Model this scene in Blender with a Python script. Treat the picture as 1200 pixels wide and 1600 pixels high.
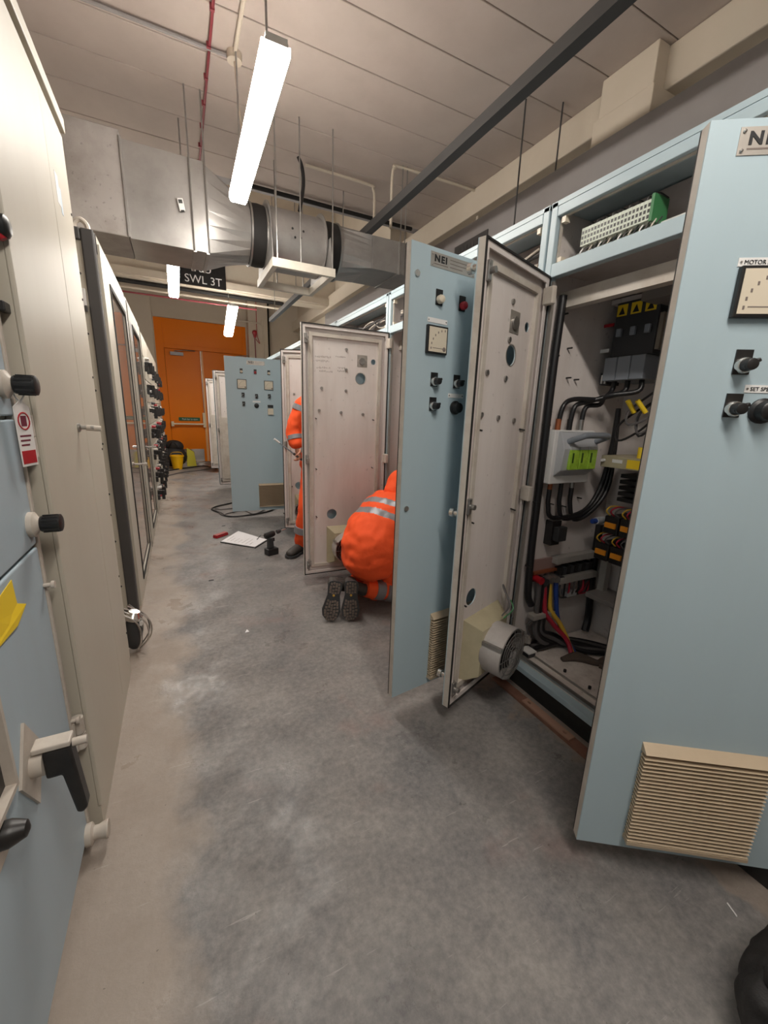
import bpy, math, random
import numpy as np
from mathutils import Vector, Matrix
random.seed(7)
for o in list(bpy.data.objects): bpy.data.objects.remove(o, do_unlink=True)
scene = bpy.context.scene
COL = scene.collection
rad = math.radians

# ------------------------------------------------------------------ camera
FPX, CAMH = 629.0, 1.45
YAW, PITCH, ROLL = rad(26.94), rad(13.68), rad(-1.95)
def cam_axes():
    cy, sy, cp, sp, cr, sr = math.cos(YAW), math.sin(YAW), math.cos(PITCH), math.sin(PITCH), math.cos(ROLL), math.sin(ROLL)
    fwd = Vector((sy*cp, cy*cp, -sp)); right = Vector((cy, -sy, 0)); down = fwd.cross(right)
    return right*cr + down*sr, down*cr - right*sr, fwd
RT, DN, FW = cam_axes()
CO = Vector((0, 0, CAMH))
cam_d = bpy.data.cameras.new('camera'); cam = bpy.data.objects.new('camera', cam_d); COL.objects.link(cam)
cam_d.sensor_fit = 'VERTICAL'; cam_d.sensor_height = 36.0; cam_d.lens = FPX/1600*36.0; cam_d.clip_start = 0.02
m = Matrix.Identity(4)
for i in range(3):
    m[i][0] = RT[i]; m[i][1] = -DN[i]; m[i][2] = -FW[i]; m[i][3] = CO[i]
cam.matrix_world = m
scene.camera = cam
# pixel of the 1200x1600 frame -> direction; the distance always comes from a plane of the room
def ray(x, y): return RT*(x-600) + DN*(y-800) + FW*FPX
def onz(x, y, z=0): r = ray(x, y); return CO + r*((z-CAMH)/r.z)
def onx(x, y, X): r = ray(x, y); return CO + r*(X/r.x)
def ony(x, y, Y): r = ray(x, y); return CO + r*(Y/r.y)

# ------------------------------------------------------------------ world, exposure
w = bpy.data.worlds.new('world'); scene.world = w; w.use_nodes = True
w.node_tree.nodes['Background'].inputs[0].default_value = (0.9, 0.95, 1, 1)
w.node_tree.nodes['Background'].inputs[1].default_value = 0.0
vs = scene.view_settings
vs.view_transform = 'Standard'; vs.look = 'None'; vs.gamma = 1.0; vs.use_curve_mapping = False
vs.exposure = 1.68
LAMP = 22.0            # emission strength of the fluorescent diffusers

# ------------------------------------------------------------------ materials
def lin(c):
    return tuple(((v/255)/12.92 if v/255 <= 0.04045 else ((v/255+0.055)/1.055)**2.4) for v in c) + (1.0,)
MATS = {}
def mat(name, rgb, rough=0.5, metal=0.0, dirt=0.0, dirt_rgb=(120, 100, 85), scale=6.0, bump=0.0, emit=0.0, spec=0.5, streak=False, speck=0.0, tr=0.0, alpha=1.0, coat=0.0):
    if name in MATS: return MATS[name]
    mt = bpy.data.materials.new(name); mt.use_nodes = True
    nt = mt.node_tree; N = nt.nodes; L = nt.links; b = N['Principled BSDF']
    b.inputs['Base Color'].default_value = lin(rgb); b.inputs['Roughness'].default_value = rough; b.inputs['Metallic'].default_value = metal
    b.inputs['Specular IOR Level'].default_value = spec
    b.inputs['Coat Weight'].default_value = coat
    if tr: b.inputs['Transmission Weight'].default_value = tr
    if alpha < 1: b.inputs['Alpha'].default_value = alpha
    if emit:
        b.inputs['Emission Color'].default_value = lin(rgb); b.inputs['Emission Strength'].default_value = emit
    if dirt or bump:
        tc = N.new('ShaderNodeTexCoord'); mp = N.new('ShaderNodeMapping'); L.new(tc.outputs['Object'], mp.inputs[0])
        if streak: mp.inputs['Scale'].default_value = (1, 1, 0.18)
        nz = N.new('ShaderNodeTexNoise'); nz.inputs['Scale'].default_value = scale; nz.inputs['Detail'].default_value = 7; nz.inputs['Roughness'].default_value = 0.65
        L.new(mp.outputs[0], nz.inputs['Vector'])
        if dirt:
            rp = N.new('ShaderNodeValToRGB'); rp.color_ramp.elements[0].position = 0.42; rp.color_ramp.elements[1].position = 0.78
            L.new(nz.outputs[0], rp.inputs[0])
            mu = N.new('ShaderNodeMath'); mu.operation = 'MULTIPLY'; mu.inputs[1].default_value = dirt; L.new(rp.outputs[0], mu.inputs[0])
            mx = N.new('ShaderNodeMix'); mx.data_type = 'RGBA'; mx.inputs[6].default_value = lin(rgb); mx.inputs[7].default_value = lin(dirt_rgb)
            L.new(mu.outputs[0], mx.inputs[0])
            last = mx.outputs[2]
            if speck:
                n2 = N.new('ShaderNodeTexNoise'); n2.inputs['Scale'].default_value = scale*9; n2.inputs['Detail'].default_value = 3
                L.new(tc.outputs['Object'], n2.inputs['Vector'])
                r2 = N.new('ShaderNodeValToRGB'); r2.color_ramp.elements[0].position = 0.66; r2.color_ramp.elements[1].position = 0.72
                L.new(n2.outputs[0], r2.inputs[0])
                m2 = N.new('ShaderNodeMath'); m2.operation = 'MULTIPLY'; m2.inputs[1].default_value = speck; L.new(r2.outputs[0], m2.inputs[0])
                mx2 = N.new('ShaderNodeMix'); mx2.data_type = 'RGBA'; mx2.inputs[7].default_value = lin(tuple(int(v*0.55) for v in dirt_rgb))
                L.new(m2.outputs[0], mx2.inputs[0]); L.new(last, mx2.inputs[6]); last = mx2.outputs[2]
            L.new(last, b.inputs['Base Color'])
        if bump:
            bp = N.new('ShaderNodeBump'); bp.inputs['Strength'].default_value = bump; bp.inputs['Distance'].default_value = 0.01
            L.new(nz.outputs[0], bp.inputs['Height']); L.new(bp.outputs[0], b.inputs['Normal'])
    MATS[name] = mt
    return mt
BLUE = mat('duck_egg_paint', (172, 190, 198), 0.42, dirt=0.2, dirt_rgb=(152, 166, 172), scale=3, streak=True)
BLUELEFT = mat('pale_blue_paint', (170, 187, 198), 0.45, dirt=0.3, dirt_rgb=(145, 152, 150), scale=2.5, streak=True)
WHITE = mat('dusty_white_paint', (218, 210, 206), 0.55, dirt=0.5, dirt_rgb=(170, 152, 142), scale=3.2, streak=True, speck=0.25)
LIP = mat('door_lip_paint', (196, 188, 178), 0.5, dirt=0.5, dirt_rgb=(140, 115, 95), scale=8)
BEIGE = mat('beige_grey_paint', (192, 186, 172), 0.45, dirt=0.35, dirt_rgb=(170, 158, 144), scale=2.2, streak=True)
BEIGE2 = mat('cream_plastic', (192, 172, 146), 0.5, dirt=0.25, dirt_rgb=(150, 125, 100), scale=10)
OLIVE = mat('fan_box_paint', (180, 170, 142), 0.5, dirt=0.4, dirt_rgb=(130, 115, 90), scale=7)
BLACK = mat('black_plastic', (26, 25, 26), 0.4, dirt=0.3, dirt_rgb=(70, 65, 60), scale=12)
GASKET = mat('black_rubber', (30, 28, 27), 0.7)
DARKPOST = mat('dark_grey_paint', (72, 70, 70), 0.5, dirt=0.2, dirt_rgb=(95, 90, 85), scale=4)
STEEL = mat('zinc_steel', (170, 168, 165), 0.35, 0.85, dirt=0.4, dirt_rgb=(110, 100, 92), scale=9)
CHROME = mat('bright_steel', (215, 212, 208), 0.22, 0.95)
ALU = mat('brushed_aluminium', (178, 172, 165), 0.4, 0.6, dirt=0.3, dirt_rgb=(140, 128, 118), scale=14)
GALV = mat('galvanised_sheet', (168, 165, 162), 0.42, 0.55, dirt=0.6, dirt_rgb=(125, 120, 117), scale=2.6, bump=0.03, speck=0.12)
CONC = mat('rendered_concrete', (172, 166, 162), 0.85, dirt=0.75, dirt_rgb=(128, 119, 112), scale=3.5, bump=0.25, speck=0.35)
CEIL = mat('ceiling_paint', (188, 174, 165), 0.8, dirt=0.5, dirt_rgb=(163, 149, 139), scale=2.0, bump=0.06)
CREAM = mat('cream_wall_paint', (210, 198, 181), 0.75, dirt=0.35, dirt_rgb=(182, 169, 150), scale=1.5)
GREYWALL = mat('grey_board', (152, 147, 146), 0.8, dirt=0.35, dirt_rgb=(132, 126, 124), scale=3)
ORANGE = mat('orange_door_paint', (246, 132, 0), 0.42, dirt=0.2, dirt_rgb=(232, 112, 0), scale=2, spec=0.3)
LAMPM = mat('fluorescent_diffuser', (255, 248, 238), 0.4, emit=LAMP)
LAMPB = mat('lamp_body_plastic', (225, 224, 220), 0.4)
HIVIS = mat('orange_hivis_cloth', (255, 92, 38), 0.8, dirt=0.25, dirt_rgb=(225, 70, 30), scale=9, bump=0.5)
SILVER = mat('reflective_tape', (142, 142, 147), 0.45, 0.2, dirt=0.3, dirt_rgb=(135, 130, 130), scale=12)
SKIN = mat('skin', (196, 140, 115), 0.55, dirt=0.2, dirt_rgb=(180, 115, 95), scale=14)
HAIR = mat('brown_hair', (52, 38, 28), 0.7, bump=0.6, scale=60)
SOLE = mat('boot_sole_rubber', (112, 100, 92), 0.75, dirt=0.6, dirt_rgb=(70, 62, 58), scale=25)
BOOT = mat('boot_leather', (62, 58, 55), 0.6, dirt=0.4, dirt_rgb=(90, 82, 76), scale=15)
CABLE = mat('black_cable', (30, 29, 31), 0.38)
GREYCAB = mat('grey_cable', (92, 88, 88), 0.5)
RED = mat('red_plastic', (170, 28, 40), 0.35)
REDCAB = mat('red_cable', (176, 38, 58), 0.45)
YELCAB = mat('yellow_cable', (215, 175, 62), 0.45)
BLUCAB = mat('blue_cable', (42, 72, 150), 0.45)
GREEN = mat('green_clear_plastic', (165, 205, 70), 0.15, dirt=0.4, dirt_rgb=(70, 110, 15), scale=30)
GREENP = mat('green_plastic', (60, 120, 75), 0.4)
WPLAST = mat('white_plastic', (228, 226, 224), 0.4)
PALEG = mat('pale_grey_plastic', (186, 188, 192), 0.4)
MIDG = mat('grey_plastic', (128, 134, 142), 0.45)
DKG = mat('dark_grey_plastic', (52, 53, 55), 0.45)
COPPER = mat('copper_lug', (178, 105, 70), 0.4, 0.6)
YELLOW = mat('yellow_sticker', (240, 205, 40), 0.6)
BUCKET = mat('yellow_bucket_plastic', (245, 185, 10), 0.4)
PAPER = mat('white_paper', (232, 230, 232), 0.8)
IVORY = mat('ivory_face', (214, 202, 182), 0.4)
RUST = mat('rusty_brown_steel', (126, 88, 72), 0.7, dirt=0.6, dirt_rgb=(90, 62, 52), scale=14)
PLINTH = mat('black_plinth_paint', (28, 30, 30), 0.5, dirt=0.3, dirt_rgb=(70, 66, 62), scale=10)
REDPIPE = mat('red_conduit_paint', (140, 58, 66), 0.5)
DIRTF = mat('dusty_cabinet_floor', (226, 216, 208), 0.85, dirt=0.6, dirt_rgb=(150, 132, 122), scale=9, bump=0.3, speck=0.4)
STRUT = mat('grey_strut_steel', (74, 73, 73), 0.55, 0.3, dirt=0.3, dirt_rgb=(75, 73, 72), scale=5)
GREENSIGN = mat('green_sign', (35, 95, 60), 0.4)
TAPEY = mat('amber_plastic', (235, 150, 40), 0.4)
BAGM = mat('black_bag_fabric', (34, 32, 32), 0.65, bump=0.4, scale=30, dirt=0.3, dirt_rgb=(60, 56, 54))
INK = mat('black_ink', (25, 25, 28), 0.6)
GREYINK = mat('pencil_mark', (120, 108, 102), 0.8)

def floor_material():
    mt = bpy.data.materials.new('worn_grey_screed'); mt.use_nodes = True
    nt = mt.node_tree; N = nt.nodes; L = nt.links; b = N['Principled BSDF']
    tc = N.new('ShaderNodeTexCoord')
    def noise(scale, detail=8, rough=0.6, vec=None):
        n = N.new('ShaderNodeTexNoise'); n.inputs['Scale'].default_value = scale; n.inputs['Detail'].default_value = detail; n.inputs['Roughness'].default_value = rough
        L.new(vec or tc.outputs['Object'], n.inputs['Vector']); return n.outputs[0]
    def ramp(src, a, c, ca=(0, 0, 0, 1), cb=(1, 1, 1, 1)):
        r = N.new('ShaderNodeValToRGB'); r.color_ramp.elements[0].position = a; r.color_ramp.elements[1].position = c
        r.color_ramp.elements[0].color = ca; r.color_ramp.elements[1].color = cb; L.new(src, r.inputs[0]); return r.outputs[0]
    def mix(fac, A, B):
        x = N.new('ShaderNodeMix'); x.data_type = 'RGBA'
        for s, v in ((0, fac), (6, A), (7, B)):
            if isinstance(v, (int, float, tuple)): x.inputs[s].default_value = v
            else: L.new(v, x.inputs[s])
        return x.outputs[2]
    def math_(op, a, c):
        x = N.new('ShaderNodeMath'); x.operation = op
        for s, v in ((0, a), (1, c)):
            if isinstance(v, (int, float)): x.inputs[s].default_value = v
            else: L.new(v, x.inputs[s])
        x.use_clamp = (op != 'SUBTRACT' and op != 'ADD'); return x.outputs[0]
    base = ramp(noise(3.0), 0.33, 0.68, lin((84, 84, 87)), lin((140, 135, 131)))
    fine = ramp(noise(38, 6, 0.7), 0.3, 0.75, lin((84, 82, 83)), lin((163, 157, 152)))
    c = mix(0.45, base, fine)
    red = math_('MULTIPLY', ramp(noise(2.1, 5), 0.58, 0.72), 0.3); c = mix(red, c, lin((140, 100, 92)))
    sep = N.new('ShaderNodeSeparateXYZ'); L.new(tc.outputs['Object'], sep.inputs[0])
    edge = math_('ADD', sep.outputs[0], math_('MULTIPLY', noise(1.7, 7), 0.75))
    dust = ramp(edge, 0.22, 0.36, (1, 1, 1, 1), (0, 0, 0, 1)); c = mix(math_('MULTIPLY', dust, 0.75), c, lin((158, 145, 133)))
    edge2 = math_('SUBTRACT', sep.outputs[0], math_('MULTIPLY', noise(2.3, 6), 0.9))
    dust2 = ramp(edge2, 0.96, 1.06); c = mix(math_('MULTIPLY', dust2, 0.55), c, lin((146, 130, 116)))
    dark = ramp(noise(1.1, 9, 0.75), 0.55, 0.7); c = mix(math_('MULTIPLY', dark, 0.45), c, lin((78, 75, 75)))
    mp = N.new('ShaderNodeMapping'); mp.inputs['Rotation'].default_value = (0, 0, 0.5); mp.inputs['Scale'].default_value = (3, 40, 1); L.new(tc.outputs['Object'], mp.inputs[0])
    scr = ramp(noise(1.6, 4, 0.6, mp.outputs[0]), 0.66, 0.7); c = mix(math_('MULTIPLY', scr, 0.25), c, lin((200, 194, 188)))
    sp = ramp(noise(70, 2), 0.72, 0.76); c = mix(math_('MULTIPLY', sp, 0.6), c, lin((70, 62, 58)))
    L.new(c, b.inputs['Base Color'])
    rg = N.new('ShaderNodeMapRange'); rg.inputs[3].default_value = 0.2; rg.inputs[4].default_value = 0.75
    rgh = ramp(noise(2.7, 8, 0.7), 0.35, 0.6); L.new(rgh, rg.inputs[0]); L.new(rg.outputs[0], b.inputs['Roughness'])
    bp = N.new('ShaderNodeBump'); bp.inputs['Strength'].default_value = 0.35; bp.inputs['Distance'].default_value = 0.006
    L.new(noise(22, 8, 0.7), bp.inputs['Height']); L.new(bp.outputs[0], b.inputs['Normal'])
    return mt
FLOORM = floor_material()

# ------------------------------------------------------------------ mesh helpers
def V3(p): return Vector(p)
def smooth_path(pts, k=6, closed=False):
    pts = [Vector(p) for p in pts]
    if len(pts) < 3: return pts
    out = []; n = len(pts)
    rng = range(n) if closed else range(n-1)
    for i in rng:
        p0 = pts[i-1] if (i > 0 or closed) else pts[0]*2 - pts[1]
        p1 = pts[i]; p2 = pts[(i+1) % n]
        p3 = pts[(i+2) % n] if (i+2 < n or closed) else pts[-1]*2 - pts[-2]
        for j in range(k):
            t = j/k
            out.append(0.5*((2*p1) + (p2-p0)*t + (2*p0-5*p1+4*p2-p3)*t*t + (3*p1-p0-3*p2+p3)*t**3))
    if not closed: out.append(pts[-1])
    return out
def wloc(o):
    v = Vector((0, 0, 0))
    while o is not None:
        v += Vector(o.location); o = o.parent
    return v
class M:
    def __init__(s): s.v = []; s.f = []; s.mi = []; s.cur = 0
    def slot(s, i): s.cur = i; return s
    def face(s, idx): s.f.append(tuple(idx)); s.mi.append(s.cur)
    def box(s, x0, x1, y0, y1, z0, z1, T=None):
        b = len(s.v)
        for x in (x0, x1):
            for y in (y0, y1):
                for z in (z0, z1):
                    p = Vector((x, y, z)); s.v.append(T @ p if T else p)
        flip = ((x1-x0)*(y1-y0)*(z1-z0) < 0)
        for q in ((0, 1, 3, 2), (4, 6, 7, 5), (0, 4, 5, 1), (2, 3, 7, 6), (0, 2, 6, 4), (1, 5, 7, 3)):
            s.face([b+i for i in (q[::-1] if flip else q)])
        return s
    def frame(s, x0, x1, z0, z1, wd, y0, y1):     # rectangular frame in the xz plane
        s.box(x0, x1, y0, y1, z0, z0+wd); s.box(x0, x1, y0, y1, z1-wd, z1)
        s.box(x0, x0+wd, y0, y1, z0+wd, z1-wd); s.box(x1-wd, x1, y0, y1, z0+wd, z1-wd); return s
    def prism(s, poly, off):
        poly = [Vector(p) for p in poly]; off = Vector(off); n = len(poly); b = len(s.v)
        nr = Vector((0, 0, 0))
        for i in range(n): nr += poly[i].cross(poly[(i+1) % n])
        if nr.dot(off) > 0: poly = poly[::-1]
        s.v += poly + [p+off for p in poly]
        s.face(range(b, b+n)); s.face([b+n+i for i in range(n)][::-1])
        for i in range(n):
            j = (i+1) % n; s.face((b+j, b+i, b+n+i, b+n+j))
        return s
    def rings(s, rings, cap=True):
        n = len(rings[0]); b = len(s.v)
        for r in rings: s.v += [Vector(p) for p in r]
        for k in range(len(rings)-1):
            for i in range(n):
                j = (i+1) % n; a = b+k*n; s.face((a+i, a+j, a+n+j, a+n+i))
        if cap:
            s.face([b+i for i in range(n)][::-1]); s.face([b+(len(rings)-1)*n+i for i in range(n)])
        return s
    def lathe(s, p, d, prof, n=16, cap=True):      # prof: (radius, height along d)
        p = Vector(p); d = Vector(d).normalized()
        a = d.orthogonal().normalized(); c = d.cross(a)
        return s.rings([[p + d*h + (a*math.cos(2*math.pi*i/n) + c*math.sin(2*math.pi*i/n))*max(r, 1e-4) for i in range(n)] for r, h in prof], cap)
    def cyl(s, p0, p1, r, n=14, r1=None):
        p0 = Vector(p0); p1 = Vector(p1); return s.lathe(p0, p1-p0, [(r, 0), (r if r1 is None else r1, (p1-p0).length)], n)
    def tube(s, pts, r, n=8, sm=5, closed=False):
        pts = smooth_path(pts, sm, closed) if sm > 1 else [Vector(p) for p in pts]
        if closed: pts = pts + [pts[0]]
        rr = r if isinstance(r, (list, tuple)) else None
        a = None; rings = []
        for i, p in enumerate(pts):
            t = (pts[min(i+1, len(pts)-1)] - pts[max(i-1, 0)]).normalized()
            if a is None: a = t.orthogonal().normalized()
            a = (a - t*a.dot(t)).normalized(); c = t.cross(a)
            R = (np.interp(i/(len(pts)-1), np.linspace(0, 1, len(rr)), rr) if rr else r)
            rings.append([p + (a*math.cos(2*math.pi*k/n) + c*math.sin(2*math.pi*k/n))*float(R) for k in range(n)])
        return s.rings(rings, True)
    def ell(s, c, r, n=16, k=10, T=None):
        c = Vector(c); r = r if isinstance(r, (tuple, list)) else (r, r, r); rings = []
        for j in range(k+1):
            t = math.pi*j/k; t = min(max(t, 0.02), math.pi-0.02)
            ring = []
            for i in range(n):
                q = Vector((r[0]*math.sin(t)*math.cos(2*math.pi*i/n), r[1]*math.sin(t)*math.sin(2*math.pi*i/n), -r[2]*math.cos(t)))
                ring.append(c + (T @ q if T else q))
            rings.append(ring)
        return s.rings(rings, True)
    def capsule(s, pts, radii, n=14, up=None):     # lofted limb, radii may be (across, along-up) pairs
        pts = [Vector(p) for p in pts]; rings = []; N = len(pts)
        dense = smooth_path(pts, 5); rd = []
        for i in range(len(dense)):
            t = i/(len(dense)-1)*(N-1)
            rd.append(tuple(float(np.interp(t, range(N), [(q[k] if isinstance(q, tuple) else q) for q in radii])) for k in (0, 1)))
        up0 = Vector(up) if up else None; a = None
        t0 = (dense[1]-dense[0]).normalized(); t1 = (dense[-1]-dense[-2]).normalized()
        seq = [(dense[0]-t0*rd[0][1]*0.75, 0.35, rd[0]), (dense[0]-t0*rd[0][1]*0.45, 0.8, rd[0])] + [(p, 1, q) for p, q in zip(dense, rd)] + [(dense[-1]+t1*rd[-1][1]*0.45, 0.8, rd[-1]), (dense[-1]+t1*rd[-1][1]*0.75, 0.35, rd[-1])]
        for i, (p, sc, q) in enumerate(seq):
            t = (seq[min(i+1, len(seq)-1)][0] - seq[max(i-1, 0)][0]).normalized()
            if up0: a = t.cross(up0).normalized()
            else:
                if a is None: a = t.orthogonal().normalized()
                a = (a - t*a.dot(t)).normalized()
            c = t.cross(a)
            rings.append([p + (a*math.cos(2*math.pi*k/n)*q[0] + c*math.sin(2*math.pi*k/n)*q[1])*sc for k in range(n)])
        return s.rings(rings, True)
    def holed(s, x0, x1, z0, z1, y0, y1, holes, n=24):   # plate in the xz plane with round through-holes (x, z, radius), one above another
        z = z0
        for hx, hz, hr in sorted(holes, key=lambda q: q[1]):
            a = hr*1.15
            s.box(x0, x1, y0, y1, z, hz-a); s.box(x0, hx-a, y0, y1, hz-a, hz+a); s.box(hx+a, x1, y0, y1, hz-a, hz+a)
            sq, ci = [], []
            for i in range(n):
                t = 2*math.pi*(i+0.5)/n; c, d = math.cos(t), math.sin(t); k = a/max(abs(c), abs(d))
                sq.append((hx+c*k, hz+d*k)); ci.append((hx+c*hr, hz+d*hr))
            for q in range(4):                           # true corners, so the square closes
                t = math.pi/4+q*math.pi/2; i = int(n*(t/(2*math.pi))); sq[i] = (hx+math.copysign(a, math.cos(t)), hz+math.copysign(a, math.sin(t)))
            b = len(s.v)
            for y in (y0, y1):
                for ring in (sq, ci): s.v += [Vector((px, y, pz)) for px, pz in ring]
            for i in range(n):
                j = (i+1) % n
                s.face((b+i, b+j, b+n+j, b+n+i)); s.face((b+2*n+i, b+3*n+i, b+3*n+j, b+2*n+j)); s.face((b+n+i, b+n+j, b+3*n+j, b+3*n+i))
            z = hz+a
        return s.box(x0, x1, y0, y1, z, z1)
    def build(s, name, mats, parent=None, loc=None, rot=None, local=False, smooth=False, bevel=0.0, kind=None, label=None):
        me = bpy.data.meshes.new(name)
        off = Vector((0, 0, 0)) if (local or parent is None) else wloc(parent)
        me.from_pydata([tuple(p-off) for p in s.v], [], s.f)
        for mt in (mats if isinstance(mats, (list, tuple)) else [mats]): me.materials.append(mt)
        if any(s.mi): me.polygons.foreach_set('material_index', s.mi)
        if smooth:
            me.polygons.foreach_set('use_smooth', [True]*len(me.polygons))
            if smooth != 'all': me.set_sharp_from_angle(angle=rad(38))
        me.update()
        o = bpy.data.objects.new(name, me); COL.objects.link(o)
        if parent: o.parent = parent
        if loc is not None: o.location = loc
        if rot is not None: o.rotation_euler = rot
        if bevel:
            bv = o.modifiers.new('bevel', 'BEVEL'); bv.width = bevel; bv.segments = 2; bv.limit_method = 'ANGLE'
        if kind: o['kind'] = kind
        if label: o['label'] = label
        return o
def thing(name, label, cat, loc, group=None):
    o = bpy.data.objects.new(name, None); COL.objects.link(o); o.location = loc; o.empty_display_size = 0.05
    return tag(o, label, cat, group)
def tag(o, label, cat, group=None):
    o['label'] = label; o['category'] = cat
    if group: o['group'] = group
    return o
def inst(src, parent, loc, rot=None, name=None):
    c = bpy.data.objects.new(name or src.name.split('.')[0], src.data); COL.objects.link(c); c.parent = parent; c.location = loc
    if rot: c.rotation_euler = rot
    for md in src.modifiers:
        if md.type == 'BEVEL':
            b = c.modifiers.new('bevel', 'BEVEL'); b.width = md.width; b.segments = md.segments; b.limit_method = 'ANGLE'
    return c
def text(name, s, size, mt, parent, loc, rot, extrude=0.0006, align='LEFT', sx=1.0, bold=0.0, space=1.0):
    cu = bpy.data.curves.new(name, 'FONT'); cu.body = s; cu.size = size; cu.extrude = extrude; cu.align_x = align; cu.offset = bold; cu.space_character = space; cu.resolution_u = 3
    t = bpy.data.objects.new('tmp', cu); COL.objects.link(t)
    me = bpy.data.meshes.new_from_object(t); bpy.data.objects.remove(t, do_unlink=True)
    me.materials.clear(); me.materials.append(mt); me.name = name
    o = bpy.data.objects.new(name, me); COL.objects.link(o); o.parent = parent; o.location = loc; o.rotation_euler = rot; o.scale = (sx, 1, 1)
    return o
def S(name, mm, mats, **k):
    return mm.build(name, mats, kind='structure', **k)

# ================================================================== THE SETTING
XL, XR, YB, YE = -2.6, 3.22, -3.6, 12.1
ZC, ZH = 3.85, 5.6
YS = 5.3               # the low plank ceiling ends here, the hall beyond is higher
S('floor', M().box(XL-0.2, XR+0.2, YB-0.2, YE+0.3, -0.15, 0.0), FLOORM)
ceil = S('ceiling', M().box(XL, XR, YB, YS, ZC+0.03, ZC+0.2), CEIL)
pl = None
y = YS
while y > YB:
    if pl is None:
        pl = M().box(XL, XR, -0.393, 0.0, 0, 0.035).build('ceiling_plank', CEIL, ceil, loc=(0, y, ZC), local=True, bevel=0.005)
    else: inst(pl, ceil, (0, y, ZC))
    y -= 0.402
S('ceiling', M().box(XL, XR, YS-0.02, YE+0.2, ZH, ZH+0.15), CEIL)
S('trim_1', M().box(XL, XR, YS-0.02, YS+0.18, ZC+0.02, ZH), GREYWALL)            # slab edge upstand
S('wall_left', M().box(XL-0.15, XL, YB, YE+0.2, 0, ZH), CREAM)
S('wall_back', M().box(XL-0.15, XR+0.15, YB-0.15, YB, 0, ZH), CREAM)
S('wall_right', M().box(XR, XR+0.15, YB, YE+0.2, 0, ZH), CREAM)
S('trim_2', M().box(3.06, XR, YB, YE, 3.60, ZC-0.001), CREAM, bevel=0.01)               # wall beam under the planks
colm = M().box(2.95, XR, 2.13, 2.53, 0, ZC-0.001); colm.box(2.93, XR, 2.11, 2.55, 3.42, 3.60)
S('trim_3', colm, CREAM, bevel=0.006)
S('trim_4', M().box(2.95, XR, 5.9, 6.3, 0, ZH), CREAM)
gw = S('wall_partition', M().box(2.86, 2.9, YB, 8.6, 0, 3.39), GREYWALL)
mb = M()
for i in range(9): mb.box(2.845, 2.862, 3.62+i*0.055, 3.62+i*0.055+0.028, 2.6, 3.2)
mb.slot(1).box(2.85, 2.861, 3.58, 4.12, 2.56, 3.24)
S('trim_5', mb, [DARKPOST, DARKPOST])                                                    # dark vent grille in the partition
# crane beam with its safe-load sign
S('trim_6', M().box(XL, XR, 9.0, 9.35, 3.64, ZH), CREAM)
mb = M().box(XL, XR, 8.93, 9.0, 3.66, 3.78); mb.box(XL, XR, 8.97, 9.0, 4.9, 5.0)
S('trim_7', mb, CREAM)
# end wall round the orange doorway
DX0, DX1, DZ = -0.36, 1.80, 3.61
we = M(); we.box(XL, DX0, YE, YE+0.2, 0, ZH); we.box(DX1, XR, YE, YE+0.2, 0, ZH); we.box(DX0, DX1, YE, YE+0.2, DZ, ZH)
S('wall_end', we, CREAM)
S('trim_8', M().box(DX1+0.03, 2.33, YE-0.3, YE, 0, ZH), CREAM, bevel=0.01)             # pilaster right of the door
S('trim_9', M().box(-0.95, DX0-0.02, YE-0.3, YE, 0, ZH), CREAM, bevel=0.01)             # pilaster left of the door
S('trim_10', M().box(DX0, DX1, YE-0.05, YE+0.02, DZ-0.03, DZ+0.06), CREAM)
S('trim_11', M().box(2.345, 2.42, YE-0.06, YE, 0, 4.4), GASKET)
# orange double door, frame, transom panel
dr = M()
dr.box(DX0, DX0+0.18, YE+0.01, YE+0.1, 0, DZ); dr.box(DX1-0.1, DX1, YE+0.01, YE+0.1, 0, DZ)
dr.box(DX0+0.18, DX1-0.1, YE+0.02, YE+0.1, 2.98, DZ-0.03); dr.box(DX0+0.18, DX1-0.1, YE+0.0, YE+0.1, 2.88, 2.98)
door = S('door_1', dr, ORANGE, bevel=0.005)
def leaf(x0, x1): return M().box(x0, x1, YE+0.03, YE+0.08, 0.02, 2.875).build('door_leaf', ORANGE, door, bevel=0.004)
lf1 = leaf(DX0+0.185, 0.66); lf2 = leaf(0.68, DX1-0.105)
M().box(0.64, 0.70, YE+0.005, YE+0.03, 0.02, 2.875).build('meeting_strip', mat('pale_orange', (250, 190, 130), 0.4), door)
M().box(DX0+0.26, 0.58, YE+0.018, YE+0.03, 0.03, 0.36).build('kick_plate', CHROME, lf1)
b = M(); b.cyl((DX0+0.23, YE-0.07, 1.02), (0.62, YE-0.07, 1.02), 0.022); b.box(DX0+0.2, DX0+0.26, YE-0.08, YE+0.03, 0.96, 1.08); b.box(0.60, 0.66, YE-0.08, YE+0.03, 0.94, 1.32)
b.build('push_bar', mat('cream_metal', (235, 220, 190), 0.35), lf1, smooth=True)
M().cyl((0.645, YE-0.03, 1.3), (0.645, YE-0.03, 2.86), 0.012).build('bolt_rod', CHROME, lf1)
for lf, x in ((lf1, -0.05), (lf2, 1.42)):
    M().box(x, x+0.3, YE-0.04, YE+0.03, 2.72, 2.80).build('door_closer', PALEG, lf, bevel=0.004)
    M().tube([(x+0.1, YE-0.03, 2.82), (x+0.34, YE-0.16, 2.84), (x+0.58, YE, 2.86)], 0.012, 6, 1).build('closer_arm', STEEL, lf)
sg = M().box(0.02, 0.53, YE+0.018, YE+0.03, 1.10, 1.19).build('push_bar_sign', GREENSIGN, lf1)
text('sign_lettering', 'Push bar to open', 0.066, WPLAST, lf1, (0.10, YE+0.017, 1.122), (rad(90), 0, 0), sx=0.82)
S('trim_12', M().box(DX0, DX1, YE-0.12, YE+0.2, -0.01, 0.012), ALU)

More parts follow.
